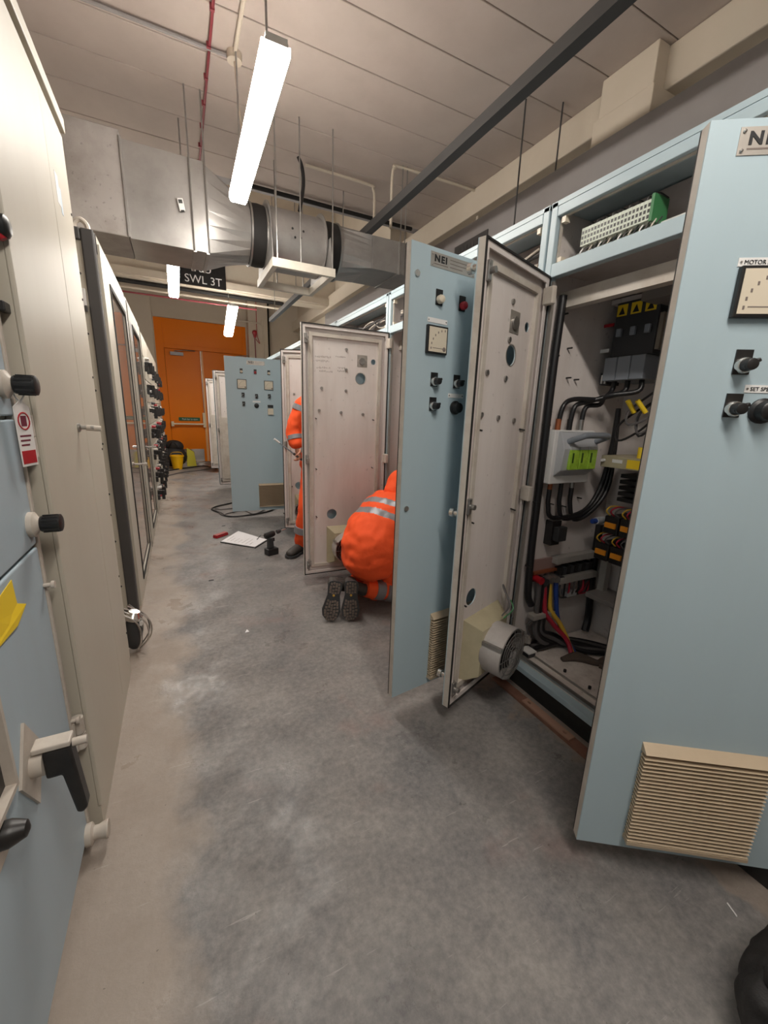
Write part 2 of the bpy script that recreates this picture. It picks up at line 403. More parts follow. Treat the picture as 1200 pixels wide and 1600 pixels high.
# ================================================================== OVERHEAD
def lamp(name, label, a, b, z_a, z_b, wd=0.13, group='twin fluorescent battens', hang=None, stems=(-0.36, 0.36)):
    a = Vector((a[0], a[1], z_a)); b = Vector((b[0], b[1], z_b)); mid = (a+b)/2; L = (b-a).length
    d = (b-a).normalized(); rx = d.cross(Vector((0, 0, 1))).normalized(); up = rx.cross(d)
    T = Matrix(((rx.x, d.x, up.x, mid.x), (rx.y, d.y, up.y, mid.y), (rx.z, d.z, up.z, mid.z), (0, 0, 0, 1)))
    t = thing(name, label, 'light', mid, group)
    h = wd/2
    mm = M()
    prof = [(-h, 0.055), (-h*0.98, 0.02), (-h*0.78, 0.0), (h*0.78, 0.0), (h*0.98, 0.02), (h, 0.055)]
    mm.prism([T @ Vector((x, -L/2, z)) for x, z in prof], T.to_3x3() @ Vector((0, L, 0)))
    mm.build('diffuser', LAMPM, t)
    bd = M().box(-h*0.75, h*0.75, -L/2-0.012, L/2+0.012, 0.056, 0.075, T); bd.box(-h*0.3, h*0.3, -L/2+0.05, L/2-0.05, 0.075, 0.115, T)
    bd.build('lamp_body', LAMPB, t)
    for s in (-1, 1):
        M().box(-h*0.8, h*0.8, -0.012, 0.0, 0.044, 0.056, T @ Matrix.Translation((0, s*(L/2+0.006)+0.006, 0))).build('end_cap', LAMPB, t)
    for s in stems:
        p = T @ Vector((0, s*L, 0.11)); q = Vector((p.x, p.y, hang if hang else ZC))
        M().cyl(p, q, 0.006, 6).build('hanger', STEEL, t)
    return t
lamp('batten_light', 'long bright fluorescent batten under the plank ceiling over the aisle', (0.525, 2.26), (0.548, 3.75), 3.0, 3.0)
lamp('batten_light', 'bright fluorescent batten hanging in front of the safe load sign', (0.087, 5.66), (0.086, 7.17), 3.0, 3.0, hang=ZH)
lamp('batten_light', 'tilted fluorescent batten hanging in front of the orange doorway', tuple(ony(364, 483, 8.15))[:2], tuple(ony(357, 526, 9.65))[:2], ony(364, 483, 8.15).z, ony(357, 526, 9.65).z, hang=3.64, wd=0.17, stems=(0.1, 0.24))
lamp('batten_light_offscreen', 'fluorescent batten over the aisle where the photographer stands', (0.52, -1.14), (0.52, 0.36), 3.0, 3.0)   # next lamp of the row, at the row's own 3.4 m spacing

# ventilation duct across the aisle
YD = 4.1; DB = 2.72; DDEP = 0.53
dt = thing('ventilation_duct', 'rectangular galvanised duct with a drum fan spanning the aisle under the ceiling', 'duct', (1.0, YD, DB))
xa = ony(198, 330, YD).x
xl = XL+0.02
M().box(xl, xa, YD-0.02, YD+DDEP, DB, ony(137, 190, YD).z).build('rendered_box', CONC, dt, label='rough grey rendered duct section', bevel=0.008)
x1 = ony(327, 392, YD).x; ztop = ony(250, 233, YD).z
M().box(xa+0.004, x1, YD, YD+DDEP, DB, ztop).build('duct_section', GALV, dt, bevel=0.003)
for px in (305, 325):
    q = ony(px, 390, YD).x; M().box(q-0.012, q+0.012, YD-0.008, YD+DDEP+0.01, DB-0.012, DB).build('duct_flange', GALV, dt)
M().box(xa-0.004, xa+0.01, YD-0.03, YD, DB, ztop).build('duct_flange', GALV, dt)
# square-to-round transition, collars, drum
FC = Vector((0, YD+0.33, (ony(465, 320, YD+0.15).z + ony(470, 420, YD+0.1).z)/2)); FR = 0.265
xf0 = ony(421, 370, YD+0.1).x; xf1 = ony(508, 385, YD+0.1).x; xc0 = ony(396, 370, YD).x; xc1 = ony(535, 395, YD+0.1).x
xq = ony(583, 390, YD+0.03).x
def ringx(x, r, n=24): return [Vector((x, FC.y + r*math.cos(2*math.pi*i/n + math.pi/4), FC.z + r*math.sin(2*math.pi*i/n + math.pi/4))) for i in range(n)]
def squarex(x, y0, y1, z0, z1, n=24):
    cs = [(y1, z1), (y0, z1), (y0, z0), (y1, z0)]; out = []; k = n//4
    for c in range(4):
        a, b2 = cs[c], cs[(c+1) % 4]
        for j in range(k): out.append(Vector((x, a[0]+(b2[0]-a[0])*j/k, a[1]+(b2[1]-a[1])*j/k)))
    return out
zt2 = ony(380, 340, YD).z
M().rings([squarex(x1+0.004, YD+0.01, YD+DDEP, DB+0.005, ztop-0.02), ringx(xc0, FR*0.93)]).build('duct_taper', GALV, dt)
zq1 = ony(583, 365, YD+0.03).z; zq0 = ony(583, 418, YD+0.03).z
M().rings([ringx(xc1, FR*0.93), squarex(xq, YD+0.06, YD+0.6, zq0, zq1)]).build('duct_taper', GALV, dt)
M().box(xq+0.004, XR-0.02, YD+0.06, YD+0.6, zq0, zq1).build('duct_section', GALV, dt, bevel=0.003)
q = ony(622, 420, YD+0.06).x; M().box(q-0.012, q+0.012, YD+0.05, YD+0.61, zq0-0.012, zq0).build('duct_flange', GALV, dt); M().box(q-0.004, q+0.004, YD+0.05, YD+0.06, zq0, zq1).build('duct_flange', GALV, dt)
for a, b2 in ((xc0, xf0), (xf1, xc1)):
    M().lathe((a, FC.y, FC.z), (1, 0, 0), [(FR*0.94, 0.002), (FR*0.97, (b2-a)*0.5), (FR*0.94, b2-a-0.002)], 28).build('flexible_collar', GASKET, dt, smooth=True)
    mb = M()
    for x in (a+0.012, b2-0.012): mb.lathe((x-0.008, FC.y, FC.z), (1, 0, 0), [(FR*0.99, 0), (FR*0.99, 0.016)], 28)
    mb.build('clamp_band', STEEL, dt, smooth=True)
M().lathe((xf0, FC.y, FC.z), (1, 0, 0), [(FR*1.14, 0), (FR*1.14, 0.01), (FR, 0.012), (FR, xf1-xf0-0.012), (FR*1.14, xf1-xf0-0.01), (FR*1.14, xf1-xf0)], 32).build('fan_drum', GALV, dt, smooth=True)
for px, py in ((457, 357), (474, 362), (461, 371), (470, 372)): M().ell(ony(px, py, FC.y-FR*0.97), 0.012, 8, 5).build('drum_bolt', BLACK, dt)
fz = 1.45+1.5*0.82
fx0, fx1, fy0, fy1 = 0.845, 1.425, 4.02, 4.74
fr = M(); fr.box(fx0, fx1, fy0-0.045, fy0, fz, fz+0.07); fr.box(fx0, fx1, fy1-0.045, fy1, fz, fz+0.07); fr.box(fx0, fx0+0.045, fy0, fy1-0.045, fz, fz+0.07); fr.box(fx1-0.045, fx1, fy0, fy1-0.045, fz, fz+0.07)
fr.build('support_frame', mat('cream_steel', (205, 198, 185), 0.5, dirt=0.4, dirt_rgb=(150, 140, 128)), dt)
for x in (fx0+0.015, fx1-0.015):
    M().prism([(x, fy0, fz+0.07), (x, fy0+0.06, FC.z), (x, fy1-0.06, FC.z), (x, fy1, fz+0.07)], (0.006, 0, 0)).build('fan_foot', GALV, dt)
for x, yy in ((fx0+0.05, fy0-0.02), ((fx0+fx1)/2-0.03, fy0-0.02), (fx1-0.02, fy0-0.02), (fx0+0.2, fy1-0.02), (fx1-0.1, fy1-0.02)):
    M().cyl((x, yy, fz), (x, yy, ZC), 0.006, 6).build('threaded_rod', STEEL, dt)
for px, py in ((279, 123), (325, 240)):
    p = onz(px, py, ZC); M().cyl((ony(304 if px < 300 else 327, 388, YD).x, YD-0.012, DB), (ony(304 if px < 300 else 327, 388, YD).x, YD-0.012, ZC), 0.006, 6).build('threaded_rod', STEEL, dt)
p = onz(278, 205, ZC); M().cyl((p.x, YD+DDEP-0.1, ztop), (p.x, YD+DDEP-0.1, ZC), 0.006, 6).build('threaded_rod', STEEL, dt)
for px, py in ((625, 390), (632, 385)):
    p = ony(px, py, YD+0.05); M().cyl((p.x, YD+0.05, zq0-0.01), (p.x, YD+0.05, ZC), 0.006, 6).build('threaded_rod', STEEL, dt)
M().tube([ony(466, 245, YD+0.2), ony(472, 262, YD+0.2), ony(474, 290, YD+0.2), ony(468, 330, YD+0.15)], 0.017, 8).build('supply_hose', CABLE, dt, smooth=True)
p = ony(283, 321, YD-0.006)
tm = thing('thermometer', 'small white wall thermometer fixed to the grey duct face', 'thermometer', p)
T = Matrix.Translation(p) @ Matrix.Rotation(rad(-10), 4, 'Y')
M().box(-0.022, 0.022, -0.018, 0.0, -0.045, 0.045, T).build('case', WPLAST, tm, bevel=0.004)
M().box(-0.014, 0.014, -0.02, -0.0185, 0.008, 0.034, T).build('display', mat('lcd_grey', (70, 72, 70), 0.3), tm)
M().box(-0.012, 0.012, -0.02, -0.0185, -0.05, -0.038, T).build('base', BLACK, tm)
# cable strut along the aisle
SX, SZ = 1.845, 3.19
st = thing('cable_strut', 'long dark grey steel strut hung on rods above the blue cabinets', 'strut', (SX, 3, SZ))
mb = M().box(SX-0.035, SX+0.035, -2.4, 9.0, SZ, SZ+0.006); mb.box(SX-0.035, SX-0.03, -2.4, 9.0, SZ+0.006, SZ+0.07); mb.box(SX+0.03, SX+0.035, -2.4, 9.0, SZ+0.006, SZ+0.07)
mb.build('channel', STRUT, st)
for yy in (-1.5, 0.6, 4.9): M().cyl((SX, yy, SZ+0.004), (SX, yy, ZC), 0.006, 6).build('hanger_rod', STEEL, st)
for yy in (7.0, 8.6): M().cyl((SX, yy, SZ+0.004), (SX, yy, ZH), 0.006, 6).build('hanger_rod', STEEL, st)
for i, (pt, pb, lab) in enumerate((((822, 155), (806, 345), 'thin steel rod dropping beside the dark vent grille'), ((880, 160), (872, 265), 'thin steel rod hanging close to the cream column'))):
    p = onz(pt[0], pt[1], ZC); q = ray(*pb); t_ = (p.x*q.x+p.y*q.y)/(q.x**2+q.y**2); zb = (CO+q*t_).z
    o = M().cyl((p.x, p.y, zb-0.3), (p.x, p.y, ZC), 0.007, 6).build('hanging_rod', STRUT); tag(o, lab, 'rod')
# red conduit on the ceiling
o = M(); o.tube([(0.37, -1.0, ZC-0.02), (0.38, 2.0, ZC-0.02), (0.39, 5.25, ZC-0.02)], 0.0095, 8, 1)
rc = thing('red_conduit', 'thin red conduit clipped along the plank ceiling', 'conduit', (0.38, 3, ZC-0.02))
o.build('pipe', REDPIPE, rc, smooth=True)
for i in range(16): M().box(0.366, 0.394, 0.6+i*0.3-0.008, 0.6+i*0.3+0.008, ZC-0.035, ZC-0.001).build('saddle_clip', REDPIPE, rc)
# grey conduit feeding the first lamp
cn = thing('lamp_conduit', 'cream conduit and junction box on the ceiling feeding the near lamp', 'conduit', (0.55, 3.6, ZC))
p = onz(366, 88, ZC-0.02)
M().tube([(p.x, -1, ZC-0.02), (p.x, p.y, ZC-0.02)], 0.014, 8, 1).build('pipe', CREAM, cn, smooth=True)
M().tube([(p.x-3.0, p.y+0.02, ZC-0.02), (p.x, p.y+0.02, ZC-0.02)], 0.012, 8, 1).build('pipe', GREYWALL, cn, smooth=True)
M().cyl((p.x, p.y, ZC-0.05), (p.x, p.y, ZC), 0.05, 16).build('junction_box', CREAM, cn, smooth=True)
M().tube([(p.x, p.y, ZC-0.05), (p.x+0.01, p.y-0.05, 3.5), (0.545, 3.3, 3.12)], 0.006, 6).build('flex', CREAM, cn, smooth=True)
# cream conduits dropping round the drum fan
for k, (pts, lab) in enumerate(((((478, 256), (560, 285), (582, 290), (585, 300), (584, 345)), 'cream conduit bending down behind the drum fan'),
                                (((612, 325), (614, 268), (620, 260), (640, 262), (742, 298), (752, 305), (752, 345)), 'cream conduit arching between the strut and the partition'))):
    if k == 0: P = [onz(478, 258, ZC-0.02), onz(575, 288, ZC-0.02)]; P += [P[-1]+Vector((0.06, 0, -0.03)), P[-1]+Vector((0.08, 0, -0.12)), P[-1]+Vector((0.08, 0, -0.42))]
    else:
        a = onz(622, 260, ZC-0.02); b2 = onz(742, 298, ZC-0.02)
        P = [a+Vector((-0.06, 0, -0.55)), a+Vector((-0.06, 0, -0.1)), a+Vector((-0.03, 0, -0.02)), a+Vector((0.03, 0, 0)), b2, b2+Vector((0.05, 0, -0.03)), b2+Vector((0.06, 0, -0.12)), b2+Vector((0.06, 0, -0.7))]
    o = M().tube(P, 0.014, 8, 4).build('ceiling_conduit', CREAM, smooth=True); tag(o, lab, 'conduit')
# dark pipe under the slab edge and cable runs on the crane beam
o = M().cyl((0.7, YS-0.05, ZC-0.035), (2.93, YS-0.05, ZC-0.035), 0.022, 10).build('dark_pipe', GASKET, smooth=True); tag(o, 'dark pipe running under the edge of the plank ceiling behind the fan', 'pipe')
for z, mt, r, lab in ((3.60, GASKET, 0.035, 'thick black cable run along the foot of the cream beam'), (3.50, CREAM, 0.02, 'upper cream conduit crossing below the cream beam'), (3.42, REDPIPE, 0.015, 'lower reddish conduit crossing below the cream beam')):
    o = M().cyl((XL+0.1, 9.17, z), (1.6 if z < 3.45 else 2.15, 9.17, z), r, 8).build('cable_run', mt, smooth=True); tag(o, lab, 'cable')
sgn = thing('safe_load_sign', 'black sign with white SWL 3T lettering on the cream beam', 'sign', (0.6, 8.92, 3.63))
M().box(0.20, 1.01, 8.90, 8.925, 3.63, 4.16).build('panel', BLACK, sgn)
text('lettering', 'TSU', 0.19, WPLAST, sgn, (0.60-0.6, -0.024, 0.235), (rad(90), 0, 0), align='CENTER')
text('lettering', 'SWL 3T', 0.19, WPLAST, sgn, (0.62-0.6, -0.024, 0.045), (rad(90), 0, 0), align='CENTER')
# alarm on the pilaster
al = thing('wall_alarm', 'red alarm sounder with red conduit on the cream pilaster', 'alarm', (1.98, YE-0.3, 2.9))
p = ony(398, 520, YE-0.33)
M().lathe((p.x, YE-0.3, p.z), (0, -1, 0), [(0.06, 0), (0.07, 0.04), (0.05, 0.09), (0.02, 0.1)], 14).build('sounder', RED, al, smooth=True)
M().lathe((p.x, YE-0.34, p.z-0.12), (0, 0, 1), [(0.03, 0), (0.05, 0.09)], 12).build('horn', RED, al, smooth=True)
M().tube([(p.x, YE-0.31, p.z-0.1), (p.x+0.02, YE-0.31, 1.6), (p.x+0.02, YE-0.31, 0.3)], 0.012, 6, 1).build('conduit', REDPIPE, al)
M().tube([(p.x+0.06, YE-0.32, p.z+0.85), (p.x+0.06, YE-0.32, p.z), (p.x+0.12, YE-0.34, p.z-0.25), (p.x+0.02, YE-0.32, p.z-0.15)], 0.008, 6).build('flex', RED, al)
o = M().tube([(1.5, YE-0.33, 3.66), (2.05, YE-0.33, 3.66), (2.16, YE-0.33, 3.62), (2.2, YE-0.33, 3.5), (2.2, YE-0.33, 0.4)], 0.016, 8, 4).build('wall_conduit', CREAM, smooth=True); tag(o, 'cream conduit curving down the pilaster beside the red alarm', 'conduit')

# ================================================================== BLUE CABINETS ON THE RIGHT
CX, CBK = 1.58, 2.30          # front plane, back plane
Z0, Z1, ZT = 0.10, 2.087, 2.39
def cabinet(y0, y1, label, w_low=True):
    t = thing('control_cabinet', label, 'cabinet', (CX+0.36, (y0+y1)/2, 0), 'row of blue control cabinets')
    M().box(CX+0.006, CBK, y0+0.005, y1-0.005, 0, 0.092).build('plinth', PLINTH, t)
    M().box(CX, CBK, y0, y1, 0.092, 0.125).build('base_frame', BLUE, t, bevel=0.004)
    M().box(CX+0.05, CBK-0.01, y0+0.02, y1-0.02, 0.125, 0.132).build('floor_plate', DIRTF, t)
    for s in (0, 1):
        ya, yb = (y0, y0+0.012) if s == 0 else (y1-0.012, y1)
        M().box(CX+0.04, CBK, ya, yb, 0.126, ZT-0.02).build('side_panel', WHITE, t)
        ya, yb = (y0, y0+0.035) if s == 0 else (y1-0.035, y1)
        M().box(CX, CX+0.04, ya, yb, 0.126, ZT).build('jamb', BLUE, t, bevel=0.003)
        ya, yb = (y0+0.037, y0+0.05) if s == 0 else (y1-0.05, y1-0.037)
        M().box(CX+0.012, CX+0.03, ya, yb, 0.13, Z1-0.02).build('seal_channel', ALU, t)
    M().box(CBK-0.012, CBK, y0+0.013, y1-0.013, 0.133, ZT-0.02).build('back_panel', WHITE, t)
    M().box(CX, CBK, y0, y1, ZT-0.019, ZT+0.001).build('roof', BLUE, t)
    M().box(CX, CX+0.04, y0+0.036, y1-0.036, ZT-0.06, ZT-0.02).build('header_rail', BLUE, t, bevel=0.003)
    M().box(CX, CX+0.04, y0+0.036, y1-0.036, Z1-0.005, Z1+0.052).build('header_rail', BLUE, t, bevel=0.003)
    mb = M(); a, b2 = y0+0.04, y1-0.04; za, zb = Z1+0.05, ZT-0.058
    mb.box(CX+0.02, CX+0.03, a, b2, zb-0.008, zb); mb.box(CX+0.02, CX+0.03, a, b2, za, za+0.008); mb.box(CX+0.02, CX+0.03, a, a+0.008, za, zb); mb.box(CX+0.02, CX+0.03, b2-0.008, b2, za, zb)
    mb.build('header_lip', LIP, t)
    M().box(CX+0.041, CBK-0.013, y0+0.013, y1-0.013, Z1+0.03, Z1+0.042).build('header_shelf', WHITE, t)
    M().box(CX+0.10, CX+0.15, y0+0.014, y1-0.014, Z1-0.12, Z1-0.05).build('cross_rail', LIP, t)
    return t
def hinge(t, y, z): 
    M().box(CX-0.028, CX-0.001, y-0.03, y+0.03, z-0.038, z+0.038).build('hinge', LIP, t, bevel=0.006)
SLATS = {}
def louvre(door, e0, wd, z0, z1, X, out):
    y = out*0.004
    key = (round(wd, 3), out)
    x0, x1 = X(e0), X(e0+wd); xa, xb = min(x0, x1), max(x0, x1)
    mb = M(); mb.prism([(xa, y, z1), (xa, y+out*0.03, z1-0.022), (xa, y, z1-0.03)], (xb-xa, 0, 0)); mb.box(xa, xb, y, y+out*0.03, z0, z0+0.012); mb.box(xa+0.004, xb-0.004, y, y+out*0.004, z0, z1-0.02)
    mb.build('louvre_frame', BEIGE2, door, local=True)
    n = 24; ph = (z1-0.03-z0-0.012)/n
    if key not in SLATS:
        s = M().prism([(0, 0, ph*0.52), (0, out*0.022, ph*0.40), (0, out*0.0255, ph*0.30), (0, out*0.022, ph*0.12), (0, 0, ph*0.24)], (xb-xa, 0, 0)).build('louvre_slat', BEIGE2, door, loc=(xa, y+out*0.004, z0+0.012), local=True)
        SLATS[key] = s; rng = range(1, n)
    else: s = SLATS[key]; rng = range(n)
    for i in rng: inst(s, door, (xa, y+out*0.004, z0+0.012+i*ph))
def face_rot(out): return (rad(90), 0, rad(180) if out > 0 else 0)
def nameplate(door, x, z, out, wd=0.24, h=0.052, words=True):
    rt = -1 if out > 0 else 1           # reading direction along local x
    y = out*0.004
    M().box(min(x, x+rt*wd), max(x, x+rt*wd), y, y+out*0.0015, z-h/2, z+h/2).build('nameplate', ALU, door, local=True)
    text('nameplate_lettering', 'NEI', 0.033, INK, door, (x+rt*0.018, y+out*0.002, z-0.006), face_rot(out), bold=0.0012, sx=1.15, space=1.22)
    mb = M()
    mb.box(min(x+rt*0.018, x+rt*0.09), max(x+rt*0.018, x+rt*0.09), y+out*0.0015, y+out*0.002, z-0.016, z-0.013)
    for k in range(3):
        mb.box(min(x+rt*0.1, x+rt*(wd-0.03-0.02*k)), max(x+rt*0.1, x+rt*(wd-0.03-0.02*k)), y+out*0.0015, y+out*0.002, z+0.012-k*0.013, z+0.0145-k*0.013)
    mb.build('nameplate_print', GREYINK, door, local=True)
    mb = M()
    for dx in (0.008, wd-0.008):
        for dz in (-h/2+0.008, h/2-0.008): mb.ell((x+rt*dx, y+out*0.002, z+dz), 0.004, 8, 5)
    mb.build('rivets', CHROME, door, local=True)
def indicator(door, x, z, out, mt):
    y = out*0.004
    M().box(x-0.017, x+0.017, y, y+out*0.004, z-0.02, z+0.038).build('lamp_plate', BLACK, door, local=True)
    M().lathe((x, y+out*0.004, z), (0, out, 0), [(0.016, 0), (0.017, 0.012), (0.014, 0.02), (0.006, 0.024)], 14).build('indicator_lamp', mt, door, local=True, smooth=True)
def switch(door, x, z, out, lever=True):
    y = out*0.004
    M().box(x-0.018, x+0.018, y, y+out*0.004, z-0.02, z+0.036).build('switch_plate', BLACK, door, local=True)
    M().lathe((x, y+out*0.004, z), (0, out, 0), [(0.0185, 0), (0.0185, 0.01), (0.016, 0.014)], 16).build('switch_ring', CHROME, door, local=True, smooth=True)
    M().lathe((x, y+out*0.018, z), (0, out, 0), [(0.015, 0), (0.013, 0.02), (0.011, 0.021)], 16).build('switch_knob', BLACK, door, local=True, smooth=True)
    if lever: M().box(x-0.022, x+0.014, y+out*0.022, y+out*0.034, z-0.004, z+0.005, Matrix.Translation((x, 0, z)) @ Matrix.Rotation(rad(30*out), 4, 'Y') @ Matrix.Translation((-x, 0, -z))).build('switch_lever', BLACK, door, local=True, bevel=0.002)
def big_knob(door, x, z, out):
    y = out*0.004
    M().lathe((x, y, z), (0, out, 0), [(0.03, 0), (0.03, 0.006), (0.023, 0.01), (0.021, 0.03), (0.017, 0.033)], 18).build('control_knob', BLACK, door, local=True, smooth=True)
def strip_label(door, x, z, out, s, wd=0.1):
    rt = -1 if out > 0 else 1; y = out*0.004
    M().box(min(x, x+rt*wd), max(x, x+rt*wd), y, y+out*0.0015, z-0.009, z+0.009).build('label_strip', WPLAST, door, local=True)
    if s: text('label_lettering', s, 0.0125, INK, door, (x+rt*0.012, y+out*0.002, z-0.0045), face_rot(out))
    mb = M()
    for dx in (0.006, wd-0.006): mb.ell((x+rt*dx, y+out*0.0015, z), 0.003, 6, 4)
    mb.build('label_screws', CHROME, door, local=True)
def meter(door, x, z, out, sz=0.108):
    rt = -1 if out > 0 else 1; y = out*0.004; h = sz/2
    M().box(x-h, x+h, y, y+out*0.014, z-h, z+h).build('meter_bezel', BLACK, door, local=True, bevel=0.002)
    M().box(x-h+0.007, x+h-0.007, y+out*0.0141, y+out*0.0155, z-h+0.007, z+h-0.007).build('meter_face', IVORY, door, local=True)
    mb = M()
    cx, cz = x+rt*(h-0.018), z-h+0.02
    for k in range(7):
        a = rad(90+k*15); r = sz*0.66
        px, pz = cx+rt*math.cos(a)*r, cz+math.sin(a)*r
        mb.box(px-0.0022, px+0.0022, y+out*0.0155, y+out*0.016, pz-0.004, pz+0.004)
    mb.box(x-h*0.7, x+h*0.5, y+out*0.0155, y+out*0.016, z-h*0.62, z-h*0.58)
    mb.ell((cx, y+out*0.0155, cz), (0.009, 0.002, 0.009), 10, 6)
    mb.build('meter_scale', GREYINK, door, local=True)
def door_es(w):
    k = w/0.715
    return (0.322, 0.446, 0.17, 0.323) if w < 0.65 else (0.485*k, 0.593*k, 0.246*k, 0.493*k)
def door_holes(w, z0):
    eh, es, e2_, eq = door_es(w)
    return [(w-eh, 1.72-z0, 0.042), (w-es, 1.855-z0, 0.021), (w-e2_, 0.61-z0, 0.043)]
def mk_door(t, hx, hy, fx, fy, far, w, label=None, z0=Z0, z1=Z1, cut=True):
    # far = hinged on the far jamb (inner face towards the camera)
    out = -1 if far else 1
    ang = math.atan2(fy-hy, fx-hx)
    mm = M(); h = z1-z0
    holes = door_holes(w, z0) if far and cut else []
    mm.slot(0).holed(0, w, 0, h, 0, out*0.004, holes)
    i0, i1 = -out*0.028, -out*0.0003
    mm.slot(1)
    mm.box(0, 0.004, i0, i1, 0, h); mm.slot(2).box(w-0.004, w, i0, i1, 0, h); mm.slot(1); mm.box(0.004, w-0.004, i0, i1, 0, 0.004); mm.box(0.004, w-0.004, i0, i1, h-0.004, h)  # free edge in dirtier lip paint, its shade put into the colour
    mm.holed(0.004, w-0.004, 0.004, h-0.004, -out*0.002, i1, holes)
    for a, b2, c, d in ((0.004, w-0.004, 0.004, 0.03), (0.004, w-0.004, h-0.03, h-0.004), (0.004, 0.03, 0.03, h-0.03), (w-0.03, w-0.004, 0.03, h-0.03)):
        mm.box(a, b2, -out*0.022, -out*0.028, c, d)
    o = mm.build('cabinet_door', [BLUE, WHITE, LIP], t, local=True)
    o.location = Vector((hx, hy, z0)) - wloc(t); o.rotation_euler = (0, 0, ang)
    if label: o['label'] = label
    mb = M()
    for a, b2, c, d in ((0.0, w, -0.0, 0.007), (0.0, w, h-0.007, h), (w-0.007, w, 0.007, h-0.007), (0.0, 0.007, 0.007, h-0.007)):
        mb.box(a, b2, -out*0.0281, -out*0.034, c, d)
    mb.build('door_gasket', GASKET, o, local=True)
    mb = M()
    for a, b2, c, d in ((0.06, w-0.06, 0.06, 0.085), (0.06, w-0.06, h-0.085, h-0.06), (0.06, 0.085, 0.085, h-0.085), (w-0.085, w-0.06, 0.085, h-0.085)):
        mb.box(a, b2, -out*0.0021, -out*0.02, c, d)
    mb.build('stiffening_frame', LIP, o, local=True)
    return o, out, (lambda e: w-e), z0
def inner_bits(d, w, z0, fan=True, scribble=False):
    # far-hinged door: inner face is +y, free edge at x = w
    def disc(e, z, r, mt, nm, th=0.003): return M().lathe((w-e, 0.0021, z-z0), (0, 1, 0), [(r, 0), (r, th)], 20).build(nm, mt, d, local=True)
    k = w/0.715; eh, es, e2_, eq = door_es(w)
    n = 24; M().rings([[Vector((w-eh+q*math.cos(2*math.pi*i/n), y, 1.72-z0+q*math.sin(2*math.pi*i/n))) for i in range(n)] for q, y in ((0.0425, 0.0021), (0.0425, 0.0032), (0.047, 0.0032), (0.047, 0.0021))], False).build('hole_rim', ALU, d, local=True)
    M().box(w-eq-0.045, w-eq+0.04, 0.0021, 0.004, 1.81-z0, 1.90-z0).build('cover_plate', ALU, d, local=True)
    disc(eq, 1.852, 0.026, STEEL, 'key_socket', 0.012)
    for e, z in ((0.16, 1.63), (0.36, 1.62), (0.14, 1.46), (0.32, 1.45), (0.51, 1.44), (0.36, 1.78), (0.36, 1.93)):
        disc(e*k, z, 0.011, STEEL, 'switch_nut', 0.008)
    for e, z in ((0.11, 1.40), (0.11, 1.0), (0.11, 0.6), (0.6, 1.4), (0.6, 1.0)):
        M().cyl((w-e*k, 0.002, z-z0), (w-e*k, 0.03, z-z0-0.004), 0.004, 8).build('stud', BLACK, d, local=True)
    for z in (1.98, 1.08, 0.19):
        M().box(w-0.045, w-0.02, 0.005, 0.04, z-z0-0.035, z-z0+0.035).build('latch_bracket', STEEL, d, local=True, bevel=0.003)
        M().cyl((w-0.035, 0.01, z-z0), (w-0.035, 0.06, z-z0), 0.012, 10).build('latch_roller', STEEL, d, local=True, smooth=True)
    M().cyl((w-0.055, 0.018, 0.12), (w-0.055, 0.018, 1.87), 0.006, 8).build('lock_rod', LIP, d, local=True)
    if scribble:
        rnd = random.Random(3); mb = M()
        for e0, z, n in ((0.10, 1.86, 6), (0.10, 1.83, 5), (0.11, 1.78, 5), (0.13, 1.755, 5), (0.265, 1.87, 4), (0.28, 1.79, 3), (0.28, 1.765, 4)):
            x = w-e0
            for i in range(n*2):
                x -= 0.009+rnd.random()*0.004
                dz = rnd.random()*0.008; mb.box(x-0.0045, x-0.001, 0.0021, 0.0026, z-z0-dz, z-z0+0.002+rnd.random()*0.008)
        mb.build('handwritten_marks', GREYINK, d, local=True)
    if fan:
        x0, x1 = w-0.50*k, w-0.20*k if w > 0.7 else w-0.12
        if w < 0.7: x0 = w-0.45
        za, zb = 0.17-z0, 0.505-z0
        mb = M(); y0, y1, ins = 0.0025, 0.085, 0.045
        A = [Vector((x0, y0, za)), Vector((x1, y0, za)), Vector((x1, y0, zb)), Vector((x0, y0, zb))]
        B = [Vector((x0+ins, y1, za+ins)), Vector((x1-ins, y1, za+ins)), Vector((x1-ins, y1, zb-ins)), Vector((x0+ins, y1, zb-ins))]
        mb.rings([A, B]); mb.build('fan_housing', OLIVE, d, local=True)
        cx, cz = (x0+x1)/2, (za+zb)/2; R = 0.128
        mb = M(); n = 32
        inner = [(R, 0.0), (R, 0.10)]
        mb.rings([[Vector((cx+r*math.cos(2*math.pi*i/n), y, cz+r*math.sin(2*math.pi*i/n))) for i in range(n)] for r, y in ((R, 0.08), (R, 0.185), (R-0.006, 0.185), (R-0.006, 0.09))], True)
        mb.build('fan_shroud', mat('shroud_steel', (196, 190, 186), 0.4, 0.35, dirt=0.4, dirt_rgb=(140, 130, 124), scale=10), d, local=True, smooth=True)
        for a in (30, 150, 270):
            c, s_ = math.cos(rad(a)), math.sin(rad(a)); M().box(cx+c*(R+0.004)-0.008, cx+c*(R+0.004)+0.008, 0.086, 0.187, cz+s_*(R+0.004)-0.008, cz+s_*(R+0.004)+0.008).build('fan_strap', STEEL, d, local=True)
        M().cyl((cx, 0.1, cz), (cx, 0.165, cz), 0.045, 18).build('fan_motor', BLACK, d, local=True, smooth=True)
        mb = M()
        for i in range(7):
            a = 2*math.pi*i/7
            T = Matrix.Translation((cx, 0.14, cz)) @ Matrix.Rotation(a, 4, 'Y') @ Matrix.Rotation(rad(35), 4, 'X')
            mb.box(0.04, R-0.012, -0.002, 0.002, -0.028, 0.028, T)
        mb.build('fan_blades', BLACK, d, local=True)
        mb = M()
